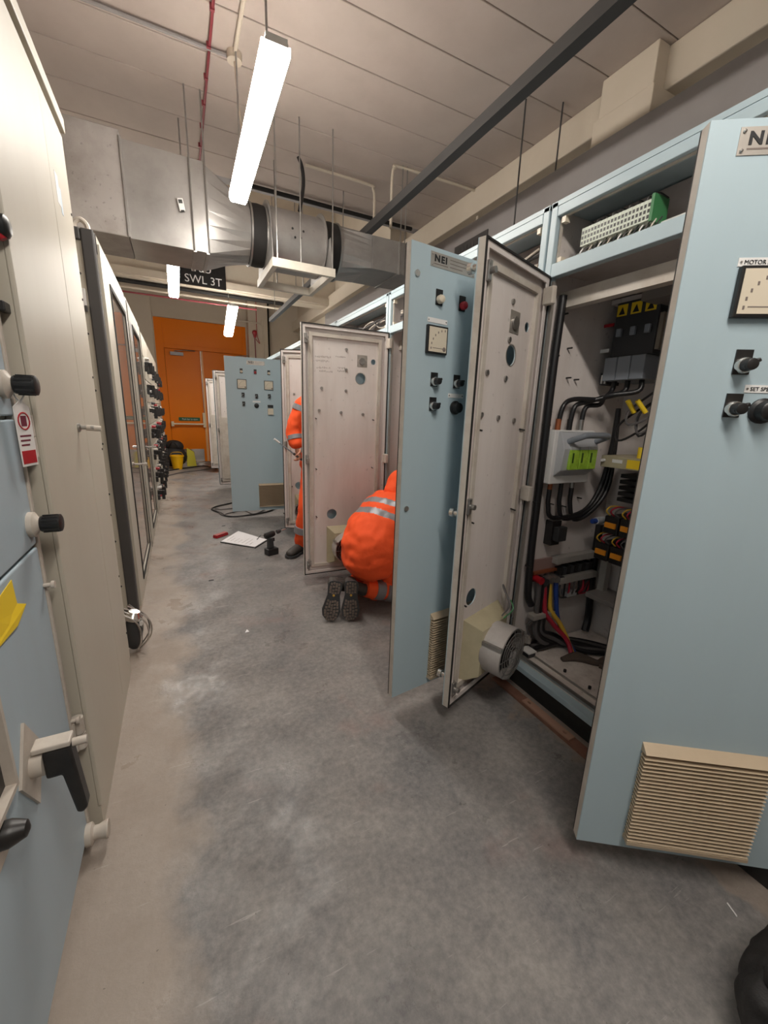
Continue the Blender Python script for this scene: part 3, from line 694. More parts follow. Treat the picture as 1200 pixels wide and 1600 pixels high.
        for r in (0.025, 0.045, 0.065, 0.085, 0.105, 0.128):
            mb.tube([(cx+r*math.cos(2*math.pi*i/20), 0.20-0.09*r, cz+r*math.sin(2*math.pi*i/20)) for i in range(20)], 0.0018, 4, 1, closed=True)
        for a in range(0, 360, 45):
            c, s_ = math.cos(rad(a)), math.sin(rad(a)); mb.tube([(cx+c*0.02, 0.2, cz+s_*0.02), (cx+c*R, 0.188, cz+s_*R)], 0.0022, 4, 1)
        mb.build('fan_guard', STEEL, d, local=True)
        M().tube([(cx-0.05, 0.09, zb-0.02), (cx-0.06, 0.12, zb+0.05), (cx-0.1, 0.06, zb+0.10), (cx-0.16, 0.03, zb+0.09), (cx-0.15, 0.08, zb+0.0), (cx-0.09, 0.13, zb-0.03)], 0.004, 6).build('fan_lead', GREYCAB, d, local=True, smooth=True)
        M().tube([(cx-0.05, 0.1, zb-0.03), (cx-0.08, 0.13, zb+0.02), (cx-0.11, 0.1, zb+0.05)], 0.0035, 6).build('earth_lead', GREENP, d, local=True, smooth=True)

YA0, YAB, YBC, YCD, YDE, YEF, YFG = 0.245, 1.548, 3.155, 4.385, 5.535, 7.80, 10.0
g = 0.006
cabA = cabinet(YA0, YAB-g, 'open blue cabinet with breaker, fuse switch and coloured cables exposed inside')
cabB = cabinet(YAB+g, YBC-g, 'open blue cabinet at which the kneeling person is working')
cabC = cabinet(YBC+g, YCD-g, 'open blue cabinet beside the standing person')
cabD = cabinet(YCD+g, YDE-g, 'blue cabinet with both doors shut, beyond the standing person')
cabE = cabinet(YDE+g, YEF-g, 'blue cabinet whose wide outward door carries two square meters')
cabF = cabinet(YEF+g, YFG-g, 'last blue cabinet of the row, nearest the orange doorway')
# --- cabinet A doors
d1, o1, e1, zz = mk_door(cabA, CX, 0.29, 1.078, 0.63, False, 0.606, label='blue door swung wide open, fan louvre low on it')
nameplate(d1, e1(0.062), 2.045-zz, o1); strip_label(d1, e1(0.112), 1.812-zz, o1, 'MOTOR AMPS'); meter(d1, e1(0.17), 1.748-zz, o1, 0.108)
indicator(d1, e1(0.185), 1.905-zz, o1, IVORY); indicator(d1, e1(0.32), 1.905-zz, o1, RED)
switch(d1, e1(0.168), 1.59-zz, o1); switch(d1, e1(0.168), 1.49-zz, o1); switch(d1, e1(0.258), 1.59-zz, o1); big_knob(d1, e1(0.235), 1.487-zz, o1); strip_label(d1, e1(0.186), 1.538-zz, o1, 'SET SPEED')
louvre(d1, 0.135, 0.35, 0.145-zz, 0.51-zz, e1, o1)
d2, o2, e2, zz = mk_door(cabA, CX-0.004, 1.535, 1.036, 1.343, True, 0.575, label='open door showing its dusty white inner face and cooling fan')
inner_bits(d2, 0.575, zz)
hw = M(); hw.cyl((0.578-0.012, -0.004, 0.94), (0.578-0.012, -0.05, 0.94), 0.012, 12); hw.cyl((0.578-0.012, -0.05, 0.94), (0.578-0.012, -0.06, 0.94), 0.018, 12)
for z in (1.9, 0.94, 0.14): M().lathe((0.575-0.03, -0.004, z), (0, -1, 0), [(0.012, 0), (0.012, 0.03), (0.02, 0.032), (0.02, 0.05)], 14).build('lock_button', CHROME, d2, local=True, smooth=True)
nameplate(d2, 0.06, 2.045-zz, -1)
# --- cabinet B doors
d3, o3, e3, zz = mk_door(cabB, CX, 1.585, 0.83, 1.49, False, 0.752, label='blue door with nameplate, meter and switches')
nameplate(d3, e3(0.094), 2.045-zz, o3); indicator(d3, e3(0.147), 1.905-zz, o3, IVORY); indicator(d3, e3(0.275), 1.902-zz, o3, RED); indicator(d3, e3(0.403), 1.9-zz, o3, IVORY)
strip_label(d3, e3(0.094), 1.826-zz, o3, '', 0.105); meter(d3, e3(0.143), 1.752-zz, o3, 0.108)
for e, z in ((0.146, 1.59), (0.275, 1.59), (0.146, 1.49)): switch(d3, e3(e), z-zz, o3)
big_knob(d3, e3(0.277), 1.487-zz, o3); strip_label(d3, e3(0.232), 1.538-zz, o3, '', 0.09)
louvre(d3, 0.214, 0.35, 0.135-zz, 0.495-zz, e3, o3)
for z in (1.98, 1.05): M().lathe((e3(0.03), 0.004, z-zz), (0, 1, 0), [(0.012, 0), (0.012, 0.006)], 12).build('lock_button', CHROME, d3, local=True, smooth=True)
d4, o4, e4, zz = mk_door(cabB, CX-0.004, 3.142, 0.862, 3.168, True, 0.714, label='open white inner door face with pencil marks and fan')
inner_bits(d4, 0.714, zz, scribble=True)
# --- cabinet C doors
d5, o5, e5, zz = mk_door(cabC, CX, 3.195, 0.985, 3.24, False, 0.60)
nameplate(d5, e5(0.08), 2.045-zz, o5); louvre(d5, 0.13, 0.35, 0.135-zz, 0.495-zz, e5, o5); meter(d5, e5(0.16), 1.75-zz, o5)
d6, o6, e6, zz = mk_door(cabC, CX, 4.36, 1.04, 4.64, True, 0.60)
inner_bits(d6, 0.60, zz)
# --- cabinet D shut doors
for a, b2, far in ((YCD+0.045, YCD+0.57, False), (YDE-0.045, YDE-0.57, True)):
    d, o_, e_, zz = mk_door(cabD, CX-0.03, a, CX-0.03, b2, far, abs(b2-a), cut=False)
    nameplate(d, e_(0.35) if not far else 0.1, 2.045-zz, o_)
# --- cabinet E doors
d7, o7, e7, zz = mk_door(cabE, CX, 5.56, 0.566, 5.632, False, 1.016, label='wide blue door, two square meters and a row of switches')
nameplate(d7, e7(0.264), 2.026-zz, o7, 0.22, 0.05)
for e, mt in ((0.196, IVORY), (0.365, RED), (0.533, IVORY)): indicator(d7, e7(e), 1.91-zz, o7, mt)
for e in (0.196, 0.527): meter(d7, e7(e), 1.76-zz, o7, 0.115)
for e, z in ((0.205, 1.62), (0.37, 1.61), (0.531, 1.615), (0.208, 1.51)): switch(d7, e7(e), z-zz, o7)
big_knob(d7, e7(0.366), 1.50-zz, o7); strip_label(d7, e7(0.318), 1.55-zz, o7, '', 0.1)
M().box(e7(0.575), e7(0.505), 0.004, 0.03, 1.39-zz, 1.47-zz).build('socket_box', IVORY, d7, local=True); M().box(e7(0.575), e7(0.505), 0.004, 0.02, 1.48-zz, 1.515-zz).build('socket_plate', BLACK, d7, local=True)
louvre(d7, 0.352, 0.35, 0.15-zz, 0.47-zz, e7, o7)
d8, o8, e8, zz = mk_door(cabE, CX, 7.77, 0.595, 7.84, True, 0.985)
inner_bits(d8, 0.985, zz, fan=False)
M().box(0.08, 0.9, 0.004, 0.03, 0.1, 1.2).build('inner_pan', LIP, d8, local=True, bevel=0.004)
# --- cabinet F doors
d9, o9, e9, zz = mk_door(cabF, CX, 7.86, 0.60, 7.95, False, 0.985); nameplate(d9, e9(0.264), 2.026-zz, o9, 0.22, 0.05); louvre(d9, 0.35, 0.35, 0.15-zz, 0.47-zz, e9, o9)
d10, o10, e10, zz = mk_door(cabF, CX, 9.96, 0.605, 10.1, True, 0.985); inner_bits(d10, 0.985, zz, fan=False)
M().box(0.08, 0.9, 0.004, 0.03, 0.1, 1.2).build('inner_pan', LIP, d10, local=True, bevel=0.004)
for cab, ys in ((cabA, (YAB-0.065,)), (cabB, (YBC-0.065,)), (cabC, (YCD-0.03,)), (cabE, (YEF-0.03,)), (cabF, (YFG-0.03,))):
    for y in ys:
        for z in (2.0, 1.08, 0.16): hinge(cab, y, z)
for cab, y in ((cabA, 0.27), (cabB, YAB+0.03)):
    for z in (2.0, 1.08, 0.16): hinge(cab, y, z)

# --- rusty floor strip in front of cabinet A
rs = thing('floor_strip', 'rusty brown steel strip on the floor before the open cabinet', 'metal strip', (1.53, 0.9, 0))
M().box(1.49, 1.545, 0.66, 1.5, 0, 0.012).build('strip', RUST, rs)
pp_ = M()
for a, b2 in ((0.99, 1.02), (1.04, 1.24), (1.26, 1.28)): pp_.box(1.498, 1.54, a, b2, 0.0125, 0.02)
for a, b2 in ((1.02, 1.04), (1.24, 1.26)): pp_.box(1.498, 1.512, a, b2, 0.0125, 0.02); pp_.box(1.524, 1.54, a, b2, 0.0125, 0.02)
pp_.build('patch_plate', mat('rust_dusty', (165, 128, 110), 0.75), rs)

# ------------------------------------------------------------------ equipment inside cabinet A (bolted in: parts of the cabinet)
YW = YAB-g-0.012           # inner face of the far side panel
def part(name, mt, mm, label=None, **k): return mm.build(name, mt, cabA, label=label, **k)
# fuse switch on the side panel
fx0_, fx1_, fz0, fz1 = 1.69, 1.985, 1.125, 1.40
fs = M(); fs.box(fx0_, fx1_, YW-0.075, YW, fz0, fz1); fs = part('fuse_switch', WPLAST, fs, 'white fuse switch with green windows', bevel=0.004)
cv = M(); cv.prism([(fx0_+0.02, YW-0.076, fz0+0.04), (fx0_+0.02, YW-0.115, fz0+0.075), (fx0_+0.02, YW-0.125, fz1-0.09), (fx0_+0.02, YW-0.095, fz1-0.01), (fx0_+0.02, YW-0.076, fz1-0.005)], (fx1_-fx0_-0.04, 0, 0))
cv.build('switch_cover', PALEG, fs, bevel=0.004)
for i in range(3):
    a = fx0_+0.06+i*0.068; M().box(a, a+0.062, YW-0.135, YW-0.118, fz0+0.08, fz1-0.095).build('fuse_window', GREEN, fs, bevel=0.003)
    M().box(a+0.004, a+0.058, YW-0.132, YW-0.116, fz1-0.094, fz1-0.08).build('window_catch', PALEG, fs)
    M().box(a+0.012, a+0.022, YW-0.137, YW-0.1355, fz0+0.115, fz1-0.11).build('fuse_slot', mat('deep_green', (40, 75, 15), 0.4), fs)
hb = M(); hb.tube([(fx0_+0.06, YW-0.11, fz1-0.055), (fx0_+0.07, YW-0.17, fz1-0.03), (fx0_+0.1, YW-0.185, fz1-0.02), (fx1_-0.06, YW-0.185, fz1-0.02), (fx1_-0.035, YW-0.17, fz1-0.03), (fx1_-0.03, YW-0.11, fz1-0.055)], 0.015, 10, 4)
hb.build('switch_handle', MIDG, fs, smooth=True)
# breaker on the back plate
bx = 2.0
br = part('circuit_breaker', DKG, M().box(bx+0.03, CBK-0.02, 1.255, 1.47, 1.77, 2.03), 'dark moulded circuit breaker with yellow warning labels', bevel=0.004)
for i in range(3):
    a = 1.405-i*0.071
    M().box(bx, CBK-0.02, a, a+0.068, 1.655, 1.768).build('terminal_shroud', MIDG, br, bevel=0.004)
    M().box(bx+0.0285, bx+0.03, a+0.008, a+0.06, 1.965, 2.018).build('warning_label', YELLOW, br)
    M().prism([(bx+0.028, a+0.018, 1.972), (bx+0.028, a+0.05, 1.972), (bx+0.028, a+0.034, 2.008)], (-0.0005, 0, 0)).build('warning_triangle', INK, br)
    M().box(bx+0.012, bx+0.03, a+0.014, a+0.04, 1.865, 1.905).build('breaker_toggle', MIDG, br, bevel=0.004)
M().box(bx+0.04, CBK-0.02, 1.235, 1.254, 1.79, 1.95).build('side_plate', mat('khaki_plate', (135, 125, 112), 0.5), br)
M().cyl((bx+0.12, 1.228, 1.88), (bx+0.12, 1.236, 1.88), 0.02, 14).build('side_knob', BLACK, br)
part('auxiliary_block', BLACK, M().box(bx+0.05, bx+0.15, 1.478, 1.52, 1.64, 1.7))
mb = M(); mb.box(bx+0.045, bx+0.05, 1.484, 1.494, 1.645, 1.69); mb.box(bx+0.045, bx+0.05, 1.503, 1.513, 1.645, 1.69); part('white_tags', WPLAST, mb)
part('red_tag', RED, M().box(bx+0.03, bx+0.034, 1.475, 1.53, 1.925, 1.94)); part('white_tag', WPLAST, M().box(bx+0.03, bx+0.034, 1.48, 1.535, 1.80, 1.818))
part('support_bracket', WHITE, M().box(bx+0.05, CBK-0.02, 1.27, 1.52, 2.033, 2.055)); part('grey_trunking_box', mat('grey_box', (120, 114, 110), 0.55), M().box(bx-0.08, CBK-0.03, 1.12, 1.28, 1.985, 2.085), bevel=0.003)
part('mounting_plate', mat('grey_plate', (128, 134, 136), 0.5), M().box(CBK-0.03, CBK-0.013, 0.3, 1.24, 1.62, 2.0))
# heavy black cables breaker -> fuse switch -> loop back
for i in range(3):
    xa_, ya_ = bx+0.06, 1.44-i*0.071
    xs = fx0_+0.05+i*0.085
    part('power_cable', CABLE, M().tube([(xa_, ya_, 1.66), (xa_-0.02, ya_, 1.60), (xa_-0.1, 1.44-i*0.02, 1.56+0.008*i), (xs+0.08, YW-0.05-i*0.012, 1.555-i*0.01), (xs+0.015, YW-0.045, 1.52), (xs, YW-0.04, 1.43)], 0.0125, 10), smooth=True)
    part('cable_lug', (COPPER, CABLE, STEEL)[i], M().cyl((xs, YW-0.04, 1.40), (xs, YW-0.04, 1.455), 0.014, 10), smooth=True)
    part('cable_lug', (COPPER, CABLE, STEEL)[i], M().cyl((xs, YW-0.04, 1.07), (xs, YW-0.04, 1.125), 0.012, 10), smooth=True)
    part('power_cable', CABLE, M().tube([(xs, YW-0.04, 1.09), (xs+0.005, YW-0.04, 1.0), (xs+0.05, YW-0.045, 0.93-0.012*i), (2.02+0.02*i, YW-0.05-0.01*i, 0.95), (2.12+0.02*i, YW-0.06-0.01*i, 1.08), (2.15+0.015*i, YW-0.07, 1.3), (2.14, YW-0.08, 1.52)], 0.0125, 10), smooth=True)
part('trunk_cable', CABLE, M().tube([(1.672, YW-0.03, 2.02), (1.668, YW-0.028, 1.7), (1.672, YW-0.028, 1.3), (1.676, YW-0.028, 0.8), (1.69, YW-0.03, 0.5), (1.72, YW-0.035, 0.42)], 0.02, 10), smooth=True)
for z in (1.75, 1.42, 1.02, 0.66): part('cable_tie', BLACK, M().lathe((1.671, YW-0.028, z), (0, 0, 1), [(0.0215, 0), (0.0215, 0.006)], 10))
# loops of wiring in the dark middle bay
rnd = random.Random(11)
for i in range(9):
    y0 = 1.15+rnd.random()*0.3; zc = 1.42+rnd.random()*0.14
    part('control_wire', (CABLE, GREYCAB, REDCAB, CABLE, BLUCAB)[i % 5], M().tube([(CBK-0.05, y0, zc+0.1), (2.12, y0+0.03, zc), (2.06, y0-0.02, zc-0.06-rnd.random()*0.06), (2.12, y0-0.09, zc-0.02), (CBK-0.05, y0-0.1, zc+0.08)], 0.006, 6), smooth=True)
part('olive_module', OLIVE, M().box(2.02, CBK-0.02, 1.0, 1.42, 1.215, 1.275), 'olive module with yellow sticker', bevel=0.003)
part('yellow_sticker', YELLOW, M().box(2.018, 2.0195, 1.20, 1.275, 1.222, 1.266)); part('white_sticker', WPLAST, M().box(2.018, 2.0195, 1.30, 1.355, 1.243, 1.26))
part('yellow_plug', YELLOW, M().cyl((2.06, 1.24, 1.276), (2.06, 1.24, 1.33), 0.014, 10)); part('yellow_plug', YELLOW, M().cyl((2.14, 1.30, 1.5), (2.10, 1.33, 1.56), 0.012, 10)); part('yellow_plug', YELLOW, M().cyl((2.14, 1.36, 1.5), (2.10, 1.38, 1.56), 0.012, 10))
part('white_screw', WPLAST, M().cyl((2.0, 1.40, 1.25), (2.02, 1.40, 1.25), 0.008, 8))
mp_ = M().box(CBK-0.06, CBK-0.02, 0.3, 1.45, 0.62, 1.2); part('equipment_plate', WHITE, mp_)
rk = M()
for i in range(5): rk.box(2.12, CBK-0.06, 0.9, 1.36, 1.03+i*0.032, 1.05+i*0.032)
part('resistor_rack', BLACK, rk)
for r_, (z, ys) in enumerate(((0.90, (1.33, 1.24, 1.15)), (0.74, (1.36, 1.27, 1.18)))):
    for y in ys:
        ct = part('contactor', BLACK, M().box(2.06, CBK-0.06, y-0.04, y+0.04, z-0.045, z+0.05), bevel=0.004)
        M().box(2.05, 2.06, y-0.03, y+0.03, z-0.012, z+0.016).build('amber_window', TAPEY, ct)
        for k in range(3):
            M().tube([(2.08, y-0.025+k*0.025, z+0.05), (2.05, y-0.02+k*0.025, z+0.08), (2.1, y-0.03+k*0.03, z+0.1), (CBK-0.07, y-0.03+k*0.03, z+0.08)], 0.004, 5).build('lead', (GREYCAB, REDCAB, YELCAB)[k], ct, smooth=True)
    part('mounting_rail', STEEL, M().box(CBK-0.09, CBK-0.06, 0.6, 1.45, z-0.08, z-0.06))
part('blue_knob', BLUCAB, M().cyl((2.03, 1.42, 0.905), (2.06, 1.42, 0.905), 0.014, 12)); part('grey_knob', PALEG, M().cyl((2.06, 1.42, 0.905), (2.12, 1.42, 0.905), 0.02, 12))
part('wiring_duct', mat('slot_duct_grey', (170, 166, 160), 0.5), M().box(CBK-0.1, CBK-0.06, 1.40, 1.44, 0.45, 0.72)); part('bottom_tray', mat('tray_grey', (140, 134, 130), 0.5), M().box(2.1, CBK-0.02, 0.5, 1.44, 0.43, 0.46), bevel=0.003)
part('side_plate_light', WHITE, M().box(CBK-0.03, CBK-0.02, 0.4, 1.44, 0.16, 0.42))
# lower left wall: relay, wiring ducts, terminal rail
ry = part('overload_relay', BLACK, M().box(1.79, 1.86, YW-0.05, YW, 0.77, 0.91), bevel=0.003); M().box(1.80, 1.87, YW-0.085, YW-0.05, 0.80, 0.88).build('relay_cover', DKG, ry, bevel=0.004)
TR = mat('trunking_grey', (168, 164, 158), 0.5, dirt=0.4)
part('wiring_trunking', TR, M().box(1.87, 2.24, YW-0.05, YW, 0.645, 0.685), bevel=0.003); part('wiring_trunking', TR, M().box(1.89, 2.2, YW-0.075, YW-0.03, 0.53, 0.57), bevel=0.003)
for i in range(9): part('terminal_block', (GASKET, DKG)[i % 2], M().box(1.90+i*0.032, 1.927+i*0.032, YW-0.05, YW, 0.575, 0.62))
for i in range(6): part('terminal_wire', (GREYCAB, CABLE, REDCAB)[i % 3], M().tube([(1.92+i*0.04, YW-0.05, 0.525), (1.91+i*0.04, YW-0.06, 0.47), (1.96+i*0.03, YW-0.04, 0.40+rnd.random()*0.05), (2.1+i*0.02, YW-0.03, 0.42), (2.2, YW-0.03, 0.5)], 0.005, 6), smooth=True)
part('cable_bundle', CABLE, M().tube([(2.22, YW-0.03, 0.85), (2.23, YW-0.03, 0.5), (2.24, YW-0.04, 0.25), (2.2, YW-0.06, 0.16)], 0.022, 8), smooth=True)
part('small_relay', PALEG, M().box(2.0, 2.08, YW-0.05, YW, 0.42, 0.455), bevel=0.003)
# main terminals and coloured cables
part('terminal_bar', COPPER, M().box(1.72, 1.93, YW-0.03, YW, 0.60, 0.615)); part('terminal_base', mat('dusty_red_board', (150, 122, 116), 0.7), M().box(1.70, 1.95, YW-0.012, YW, 0.55, 0.68))
for x, z, mt, nm in ((1.745, 0.575, RED, 'red_cap'), (1.785, 0.56, DKG, 'cable_lug'), (1.83, 0.565, STEEL, 'cable_lug'), (1.87, 0.565, STEEL, 'cable_lug'), (1.91, 0.56, DKG, 'cable_lug')):
    part(nm, mt, M().cyl((x, YW-0.012, z), (x-0.005, YW-0.07, z), 0.021, 12), smooth=True)
for pts, mt in ((((1.79, 0.05, 0.54), (1.795, 0.06, 0.44), (1.80, 0.075, 0.37), (1.86, 0.10, 0.29), (1.92, 0.15, 0.21), (1.91, 0.2, 0.145)), REDCAB),
                (((1.83, 0.05, 0.54), (1.835, 0.06, 0.45), (1.84, 0.075, 0.38), (1.89, 0.10, 0.31), (1.92, 0.13, 0.24), (1.93, 0.19, 0.145)), YELCAB),
                (((1.88, 0.05, 0.54), (1.89, 0.06, 0.44), (1.90, 0.075, 0.34), (1.925, 0.11, 0.24), (1.945, 0.19, 0.145)), BLUCAB)):
    part('phase_cable', mt, M().tube([(x, YW-a, z) for x, a, z in pts], 0.0135, 10), smooth=True)
    x, a, z = pts[0]; part('cable_lug', STEEL, M().cyl((x, YW-a, z), (x, YW-a+0.005, z+0.035), 0.012, 8))
for i in range(4):
    part('motor_cable', (GREYCAB, CABLE)[i % 2], M().tube([(1.745+i*0.022, YW-0.05, 0.56), (1.75+i*0.022, YW-0.055, 0.36), (1.755+i*0.02, YW-0.06, 0.25), (1.82+i*0.03, YW-0.08, 0.175+0.01*i), (1.98, YW-0.1-0.03*i, 0.155), (2.12, YW-0.2-0.03*i, 0.155)], 0.014, 8), smooth=True)
part('cable_clamp', TR, M().box(1.70, 1.87, YW-0.085, YW-0.03, 0.345, 0.375), bevel=0.004)
part('cable_gland', ALU, M().lathe((1.715, YW-0.05, 0.19), (0, 0, 1), [(0.018, 0), (0.018, 0.03), (0.012, 0.032), (0.012, 0.05)], 10))
part('gland_tail', GREYCAB, M().tube([(1.715, YW-0.05, 0.24), (1.70, YW-0.045, 0.3), (1.72, YW-0.06, 0.34)], 0.006, 6), smooth=True)
for i in range(3): part('floor_cable', (CABLE, GREYCAB, CABLE)[i], M().tube([(1.75, YW-0.03-i*0.02, 0.15), (1.95, YW-0.04-i*0.035, 0.152+0.01*i), (2.1, YW-0.15-i*0.04, 0.155), (2.24, YW-0.36-i*0.04, 0.152)], 0.017, 8), smooth=True)
part('floor_rag', mat('dirty_rag', (92, 80, 72), 0.9, bump=0.8, scale=20, dirt=0.5), M().tube([(1.83, 1.33, 0.14), (1.92, 1.30, 0.15), (1.98, 1.22, 0.145), (2.03, 1.20, 0.15), (2.1, 1.12, 0.145)], [0.014, 0.03, 0.018, 0.03, 0.012], 8), smooth=True)
part('floor_debris', mat('dirty_rag', (92, 80, 72)), M().tube([(1.97, 1.20, 0.14), (2.0, 1.12, 0.145), (1.98, 1.07, 0.139)], [0.01, 0.018, 0.008], 8), smooth=True)
tb_ = part('terminal_box', DKG, M().box(1.665, 1.72, 1.42, 1.48, 0.133, 0.16)); M().box(1.662, 1.725, 1.415, 1.485, 0.16, 0.168).build('box_lid', WPLAST, tb_, bevel=0.002)
part('loose_sheet', PAPER, M().box(2.02, 2.16, 1.30, 1.42, 0.1325, 0.134))
part('floor_angle', STEEL, M().box(1.63, 1.655, 0.3, 1.5, 0.1325, 0.145)); part('floor_angle', ALU, M().box(1.71, 1.72, 0.6, 1.45, 0.1325, 0.14))
for y in (0.9, 1.1, 1.25): part('floor_bolt', BLACK, M().cyl((1.76, y, 0.133), (1.76, y, 0.147), 0.008, 8))
for x, z in ((1.80, 1.66), (1.86, 1.655), (1.78, 1.8), (1.72, 1.95), (1.8, 1.0), (2.02, 1.02), (1.9, 0.98)): part('panel_stud', BLACK, M().cyl((x, YW, z), (x, YW-0.03, z), 0.004, 6))

# ------------------------------------------------------------------ header compartments
def header(cab, ya, yb, strip=True, seed=1, cables=True):
    M().box(CX+0.24, CX+0.25, ya-0.02, yb+0.02, Z1+0.043, ZT-0.025).build('header_back', mat('dusty_grey_panel', (172, 160, 156), 0.7, dirt=0.4), cab)
    rn = random.Random(seed); zb = Z1+0.045
    if strip:
        tsy0, tsy1 = ya+0.10, ya+0.42
        n = 22; ts = M().box(CX+0.10, CX+0.15, tsy0, tsy1, zb+0.05, zb+0.10).build('terminal_strip', mat('strip_body', (150, 175, 150), 0.5), cab)
        wdt = (tsy1-tsy0)/n
        s0 = None
        for i in range(n):
            T0 = Vector((CX+0.10, tsy0+i*wdt, zb+0.04)) - wloc(cab)
            if s0 is None:
                q = M(); q.slot(0).box(-0.03, 0, 0.0005, wdt-0.0005, 0.0, 0.07); q.slot(1)
                for zz_ in (0.008, 0.026, 0.044): q.box(-0.0305, -0.03, 0.003, wdt-0.003, zz_, zz_+0.012)
                s0 = q.build('terminal', [mat('terminal_cream', (205, 212, 198), 0.5), BLACK], ts, loc=Vector((CX+0.10, tsy0, zb+0.04))-wloc(cab), local=True)
            else: inst(s0, ts, T0)
        M().box(CX+0.065, CX+0.15, tsy0-0.012, tsy0-0.001, zb+0.035, zb+0.115).build('end_plate', GREENP, ts)
        for i in range(14):
            y = tsy0+0.01+i*0.022
            M().tube([(CX+0.08, y, zb+0.04), (CX+0.06, y-0.005, zb+0.015), (CX+0.07, y-0.05, zb+0.008), (CX+0.09, y-0.12, zb+0.012+0.01*rn.random())], 0.0028, 5).build('wire', (WPLAST, GREYCAB, REDCAB)[i % 3], cab, smooth=True)
        for i in range(9):
            y = tsy0+0.01+i*0.034; M().tube([(CX+0.09, y, zb+0.11), (CX+0.08, y+0.01, zb+0.135), (CX+0.13, y+0.02, zb+0.13)], 0.0028, 5).build('wire', (BLACK, GREYCAB)[i % 2], cab, smooth=True)
        M().tube([(CX+0.09, tsy0, zb+0.1), (CX+0.09, tsy0-0.1, zb+0.12), (CX+0.12, tsy0-0.3, zb+0.11)], 0.003, 5).build('wire', GREYCAB, cab, smooth=True)
    for z, r in ((zb+0.055, 0.011), (zb+0.012, 0.02)):
        M().cyl((CX+0.13, ya+0.02, z), (CX+0.13, yb-0.02, z), r, 10).build('white_trunking', WPLAST, cab, smooth=True)
    for y in (ya+0.012, yb-0.03):
        M().box(CX+0.012, CX+0.04, y, y+0.02, ZT-0.09, ZT-0.066).build('lid_clip', IVORY, cab); M().box(CX+0.012, CX+0.04, y, y+0.02, zb+0.012, zb+0.03).build('lid_clip', IVORY, cab)
    for i in range(6 if cables else 0):
        pts = [(CX+0.06+0.01*rn.random(), ya+0.05+(yb-ya-0.1)*k/6, zb+0.035+0.09*rn.random()*(0.4 if strip else 1)) for k in range(7)]
        if not strip or i < 2: M().tube(pts if not strip else [(x+0.16, y, z+0.05) for x, y, z in pts], 0.007, 6).build('header_cable', (GREYCAB, CABLE, LIP)[i % 3], cab, smooth=True)
header(cabA, YA0+0.05, YAB-0.05, False, 4, cables=False)
def mirrored_strip():
    # terminal strip at the far end of cabinet A's header
    rn = random.Random(2); zb = Z1+0.045; y1 = YAB-0.13; n = 20; wdt = 0.0150
    ts = M().box(CX+0.10, CX+0.15, y1-n*wdt, y1, zb+0.075, zb+0.12).build('terminal_strip', mat('strip_body', (150, 175, 150), 0.5), cabA)
    s0 = None
    for i in range(n):
        p = Vector((CX+0.10, y1-(i+1)*wdt, zb+0.062)) - wloc(cabA)
        if s0 is None:
            q = M(); q.slot(0).box(-0.035, 0, 0.0005, wdt-0.0005, 0.0, 0.07); q.slot(1)
            for zz_ in (0.006, 0.026, 0.046): q.box(-0.0355, -0.035, 0.003, wdt-0.003, zz_, zz_+0.012)
            s0 = q.build('terminal', [mat('terminal_cream', (205, 212, 198), 0.5), BLACK], ts, loc=p, local=True)
        else: inst(s0, ts, p)
    for c in ts.children: c.location = Vector(c.location)
    M().box(CX+0.06, CX+0.15, y1-n*wdt-0.012, y1-n*wdt-0.001, zb+0.055, zb+0.145).build('end_plate', GREENP, ts)
    for i in range(16):
        y = y1-0.01-i*0.022
        M().tube([(CX+0.08, y, zb+0.062), (CX+0.062, y+0.002, zb+0.03), (CX+0.066, y-0.05, zb+0.012+0.015*rn.random()), (CX+0.09, y-0.16, zb+0.01+0.015*rn.random())], 0.003, 5).build('wire', (WPLAST, GREYCAB, LIP, DKG)[i % 4], cabA, smooth=True)
    for i in range(9):
        y = y1-0.02-i*0.035; M().tube([(CX+0.09, y, zb+0.12), (CX+0.08, y-0.01, zb+0.15), (CX+0.13, y-0.02, zb+0.14)], 0.003, 5).build('wire', (BLACK, GREYCAB)[i % 2], cabA, smooth=True)
mirrored_strip()
header(cabB, YAB+0.05, YBC-0.05, False, 6)
header(cabC, YBC+0.05, YCD-0.05, False, 8)

